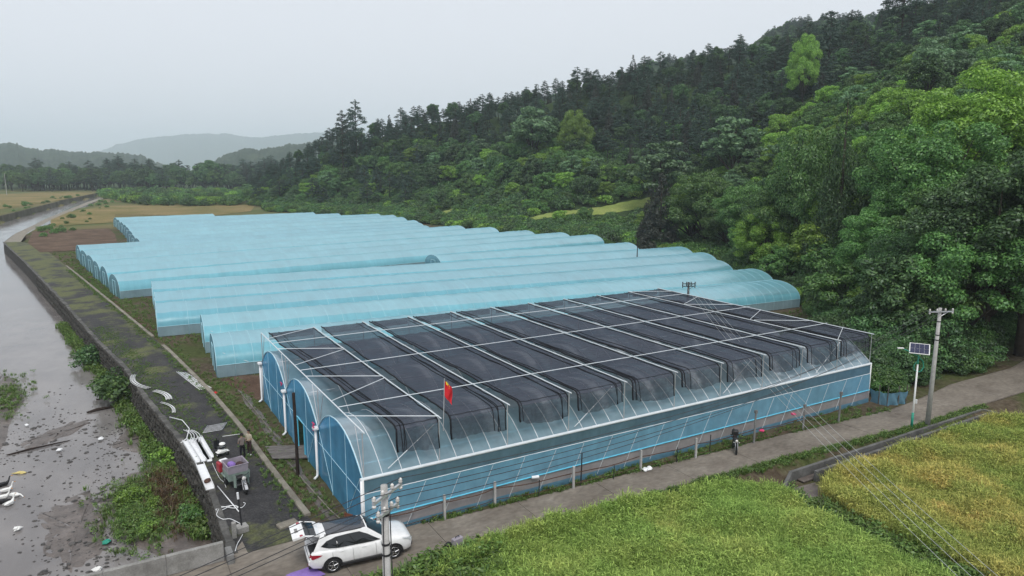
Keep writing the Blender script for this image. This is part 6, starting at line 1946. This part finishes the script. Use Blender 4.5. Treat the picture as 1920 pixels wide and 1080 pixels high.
hose([(455, 1002), (450, 1012), (445, 1020), (441, 1034)], .09, .018, 'short pale hose running from the standpipe towards the road')
a, b = at(408, 912, .1), at(448, 960, .1)
m = MB(); m.tube([(0, 0, 0), (b[0] - a[0], b[1] - a[1], 0)], .03, 6); tag(put('white_rod', m.mesh('white_rod', 'white_plastic', True), None, (*a, .12)), 'straight white rod lying in front of the tricycle', 'rod')
a, b = at(418, 829, .1), at(455, 824, .1)
m = MB(); m.tube([(0, 0, 0), (b[0] - a[0], b[1] - a[1], .0)], .02, 6); tag(put('white_rod', m.mesh('white_rod', 'white_plastic', True), None, (*a, .5)), 'thin white rod reaching from the scooter to the standing people', 'rod')
X, Y = at(454, 998)
st = thing('standpipe', 'grey standpipe set in a square pale concrete block beside the track', 'standpipe', (X, Y, .05), .15)
m = MB(); m.bbox((0, 0, .16), (.55, .50, .34), .03); m.build('block', 'wall_concrete', st)
m = MB(); m.tube([(0, 0, .3), (-.06, .05, 1.75)], .04, 7); m.build('pipe', 'dark_metal', st)
m = MB(); m.tube([(-.06, .05, 1.72), (-.075, .055, 2.05)], .055, 8); m.build('cap', 'white_plastic', st)
X, Y = at(440, 1010); m = MB(); m.bbox((0, 0, .42), (.20, .20, .84), .03); tag(put('marker_post', m.mesh('marker_post', 'wall_concrete'), None, (X, Y, .03)), 'short white square post next to the standpipe block', 'post')
# plank ramp over the ditch to the greenhouse door
rp_ = thing('plank_ramp', 'grey plank ramp bridging the ditch to the greenhouse doorway', 'ramp', (-.95, 12.1, .05))
RA = [(-1.9, 14.0), (-1.9, 11.75), (.35, 10.6), (.35, 12.9)]
n = 8
for k in range(n):
    u0, u1 = k / n, (k + 1) / n - .012
    q = [(RA[1][0], RA[1][1] + (RA[0][1] - RA[1][1]) * u) for u in (u0, u1)]; q2 = [(RA[2][0], RA[2][1] + (RA[3][1] - RA[2][1]) * u) for u in (u1, u0)]
    m = MB(); dz = random.uniform(-.008, .008); m.prism([q[0], q2[1], q2[0], q[1]], .13 + dz, .19 + dz); m.build('plank', 'grey_planks', rp_, world=True)
# irrigation hose and trench in front of the end wall
for P, lab in (([(-1.25, 27), (-1.1, 22), (-.95, 17), (-.75, 14.5)], 'pale pipe lying along the trench beyond the plank ramp'), ([(-1.15, 10.6), (-.95, 7), (-.7, 3.5), (-.35, 1.2)], 'pale pipe lying along the trench near the car')):
    o_ = Vector((*P[1], .08)); m = MB(); m.tube([(p[0] - o_.x, p[1] - o_.y, 0) for p in P], .035, 6); tag(put('trench_pipe', m.mesh('trench_pipe', 'kerb_concrete', True), None, o_), lab, 'pipe')
m = MB(); bs = np.linspace(.6, 34, 30); m.grid([[(-1.02 - .012 * b + .1 * math.sin(b), b, .012) for b in bs], [(-.55 - .010 * b + .1 * math.sin(b * 1.3), b, .012) for b in bs]]); struct('trench', m, 'wet_mud')
# rusty panel beside the corner
m = MB(); m.bbox((0, 0, .45), (.06, .5, .9), .01); tag(put('rusty_sheet', m.mesh('rusty_sheet', 'rust'), None, (-.45, 1.1, 0), (0, 0, .6)), 'rusty orange metal sheet standing at the greenhouse corner behind the car', 'sheet')
# litter
def crumple(name, px, py, z, s, mat, label, cat='litter', group=None, seed=0):
    X, Y = at(px, py, z); r = random.Random(seed + px); m = MB()
    m.lathe([(.04, -.05), (.20, -.03), (.24, .05), (.16, .13), (.04, .17)], 10)
    m.v = [(p[0] * r.uniform(.7, 1.5), p[1] * r.uniform(.6, 1.2), p[2] * r.uniform(.6, 1.3)) for p in m.v]
    o_ = put(name, m.mesh(name, mat), None, (X, Y, z), (0, 0, r.uniform(0, 6)), s); return tag(o_, label, cat, group)
W2 = WATER + .04
crumple('plastic_bag', 38, 887, W2, (1.6, .7, .7), 'yellow_bag', 'yellow bag floating in the creek behind the geese', 'bag')
for px, py, s, mt, lab in ((111, 844, .8, 'white_plastic', 'white bag in mid-creek near the driftwood'), (189, 823, .8, 'white_plastic', 'white scrap in mid-creek upstream of the mud bar'), (50, 797, .6, 'white_plastic', 'small white scrap near the far gravel shoal'), (219, 766, .7, 'feather_white', 'pale scrap beside the dark debris pile in the creek'), (33, 992, .9, 'feather_white', 'pale scrap half sunk in the near left shallows'), (182, 1068, .9, 'feather_white', 'white scrap by the bridge parapet in the creek'),
                           (308, 870, .9, 'blue_bag', 'pale blue bag on the bank below the stacked channels'), (332, 919, .9, 'blue_bag', 'pale blue bag beside the red one on the mud bar'), (322, 929, .8, 'red_plastic', 'red bag on the mud bar beside the wall'), (357, 943, .8, 'feather_white', 'white bag caught at the wall foot on the mud bar'), (200, 1016, .9, 'green_paint', 'dark green scrap at the near edge of the mud bar'), (306, 885, .6, 'blue_bag', 'second pale blue scrap just below the blue bag')):
    crumple('litter_scrap', px, py, W2 + .06, s, mt, lab)
for px, py, s, lab in ((70, 840, (4.5, .5, .5), 'long dark driftwood log lying in the shallow creek'), (190, 768, (2.6, 1.2, .9), 'dark debris pile in the creek near the wall bush'), (202, 745, (2.2, .6, .5), 'dark driftwood stranded near the foot of the wall')):
    X, Y = at(px, py, W2); m = MB(); m.tube([(-.4, 0, 0), (-.1, .05, .08), (.2, -.04, .06), (.45, .03, 0)], [.10, .14, .11, .06], 7); tag(put('driftwood', m.mesh('driftwood', 'dark_wood'), None, (X, Y, W2), (0, 0, .25), s), lab, 'driftwood')
# odds and ends beside the road
X, Y = at(856, 1030); t = thing('tool_case', 'grey plastic case standing on the field edge beside the road', 'case', (X, Y - .1, .03), .2)
m = MB(); m.bbox((0, 0, .32), (.55, .24, .62), .03); m.build('body', 'mauve_plastic', t)
m = MB(); m.tube([(-.1, 0, .63), (-.1, 0, .70), (.1, 0, .70), (.1, 0, .63)], .02, 5); m.build('handle', 'black_plastic', t)
X, Y = at(838, 1032); m = MB(); m.bbox((0, 0, .22), (.34, .26, .44), .05); tag(put('black_bucket', m.mesh('black_bucket', 'black_plastic'), None, (X, Y - .15, .02), (0, 0, .5)), 'small black crate next to the grey case at the field edge', 'crate')
X, Y = at(1212, 881); crumple('plastic_bag', 1210, 881, .12, .8, 'white_plastic', 'left one of two white bags at the road edge by the fence post', 'bag'); crumple('plastic_bag', 1218, 878, .12, .8, 'white_plastic', 'right one of two white bags at the road edge by the fence post', 'bag')
crumple('red_cloth', 1428, 808, .5, .7, 'pink_cloth', 'pink cloth hanging on the fence right of the motorcycle', 'cloth')
crumple('red_cloth', 1487, 777, .9, .8, 'pink_cloth', 'pink cloth hanging by the lamp-box post', 'cloth')
crumple('red_cloth', 404, 737, .1, .7, 'red_cloth', 'red scrap on the soil beside the nearest tunnel corner', 'cloth')

# ------------------------------------------------------------------ damp air
def haze():
    m, t, o = newmat('haze_air')
    p = N(t, 'ShaderNodeVolumePrincipled')
    p.inputs['Color'].default_value = (.82, .93, 1.0, 1)
    p.inputs['Density'].default_value = HAZE
    p.inputs['Anisotropy'].default_value = 0.0
    t.links.new(p.outputs[0], o.inputs['Volume'])
    m.cycles.homogeneous_volume = True
    b = MB(); b.box((0, 4400, 200), (22600, 9600, 444))
    ob = b.build('haze', 'haze_air')
    ob.location = (CAM[0], CAM[1], 0); ob.rotation_euler = (0, 0, -YAW)
    tag(ob, 'thin grey haze filling the valley air', kind='stuff')
HAZE = .00019
haze()
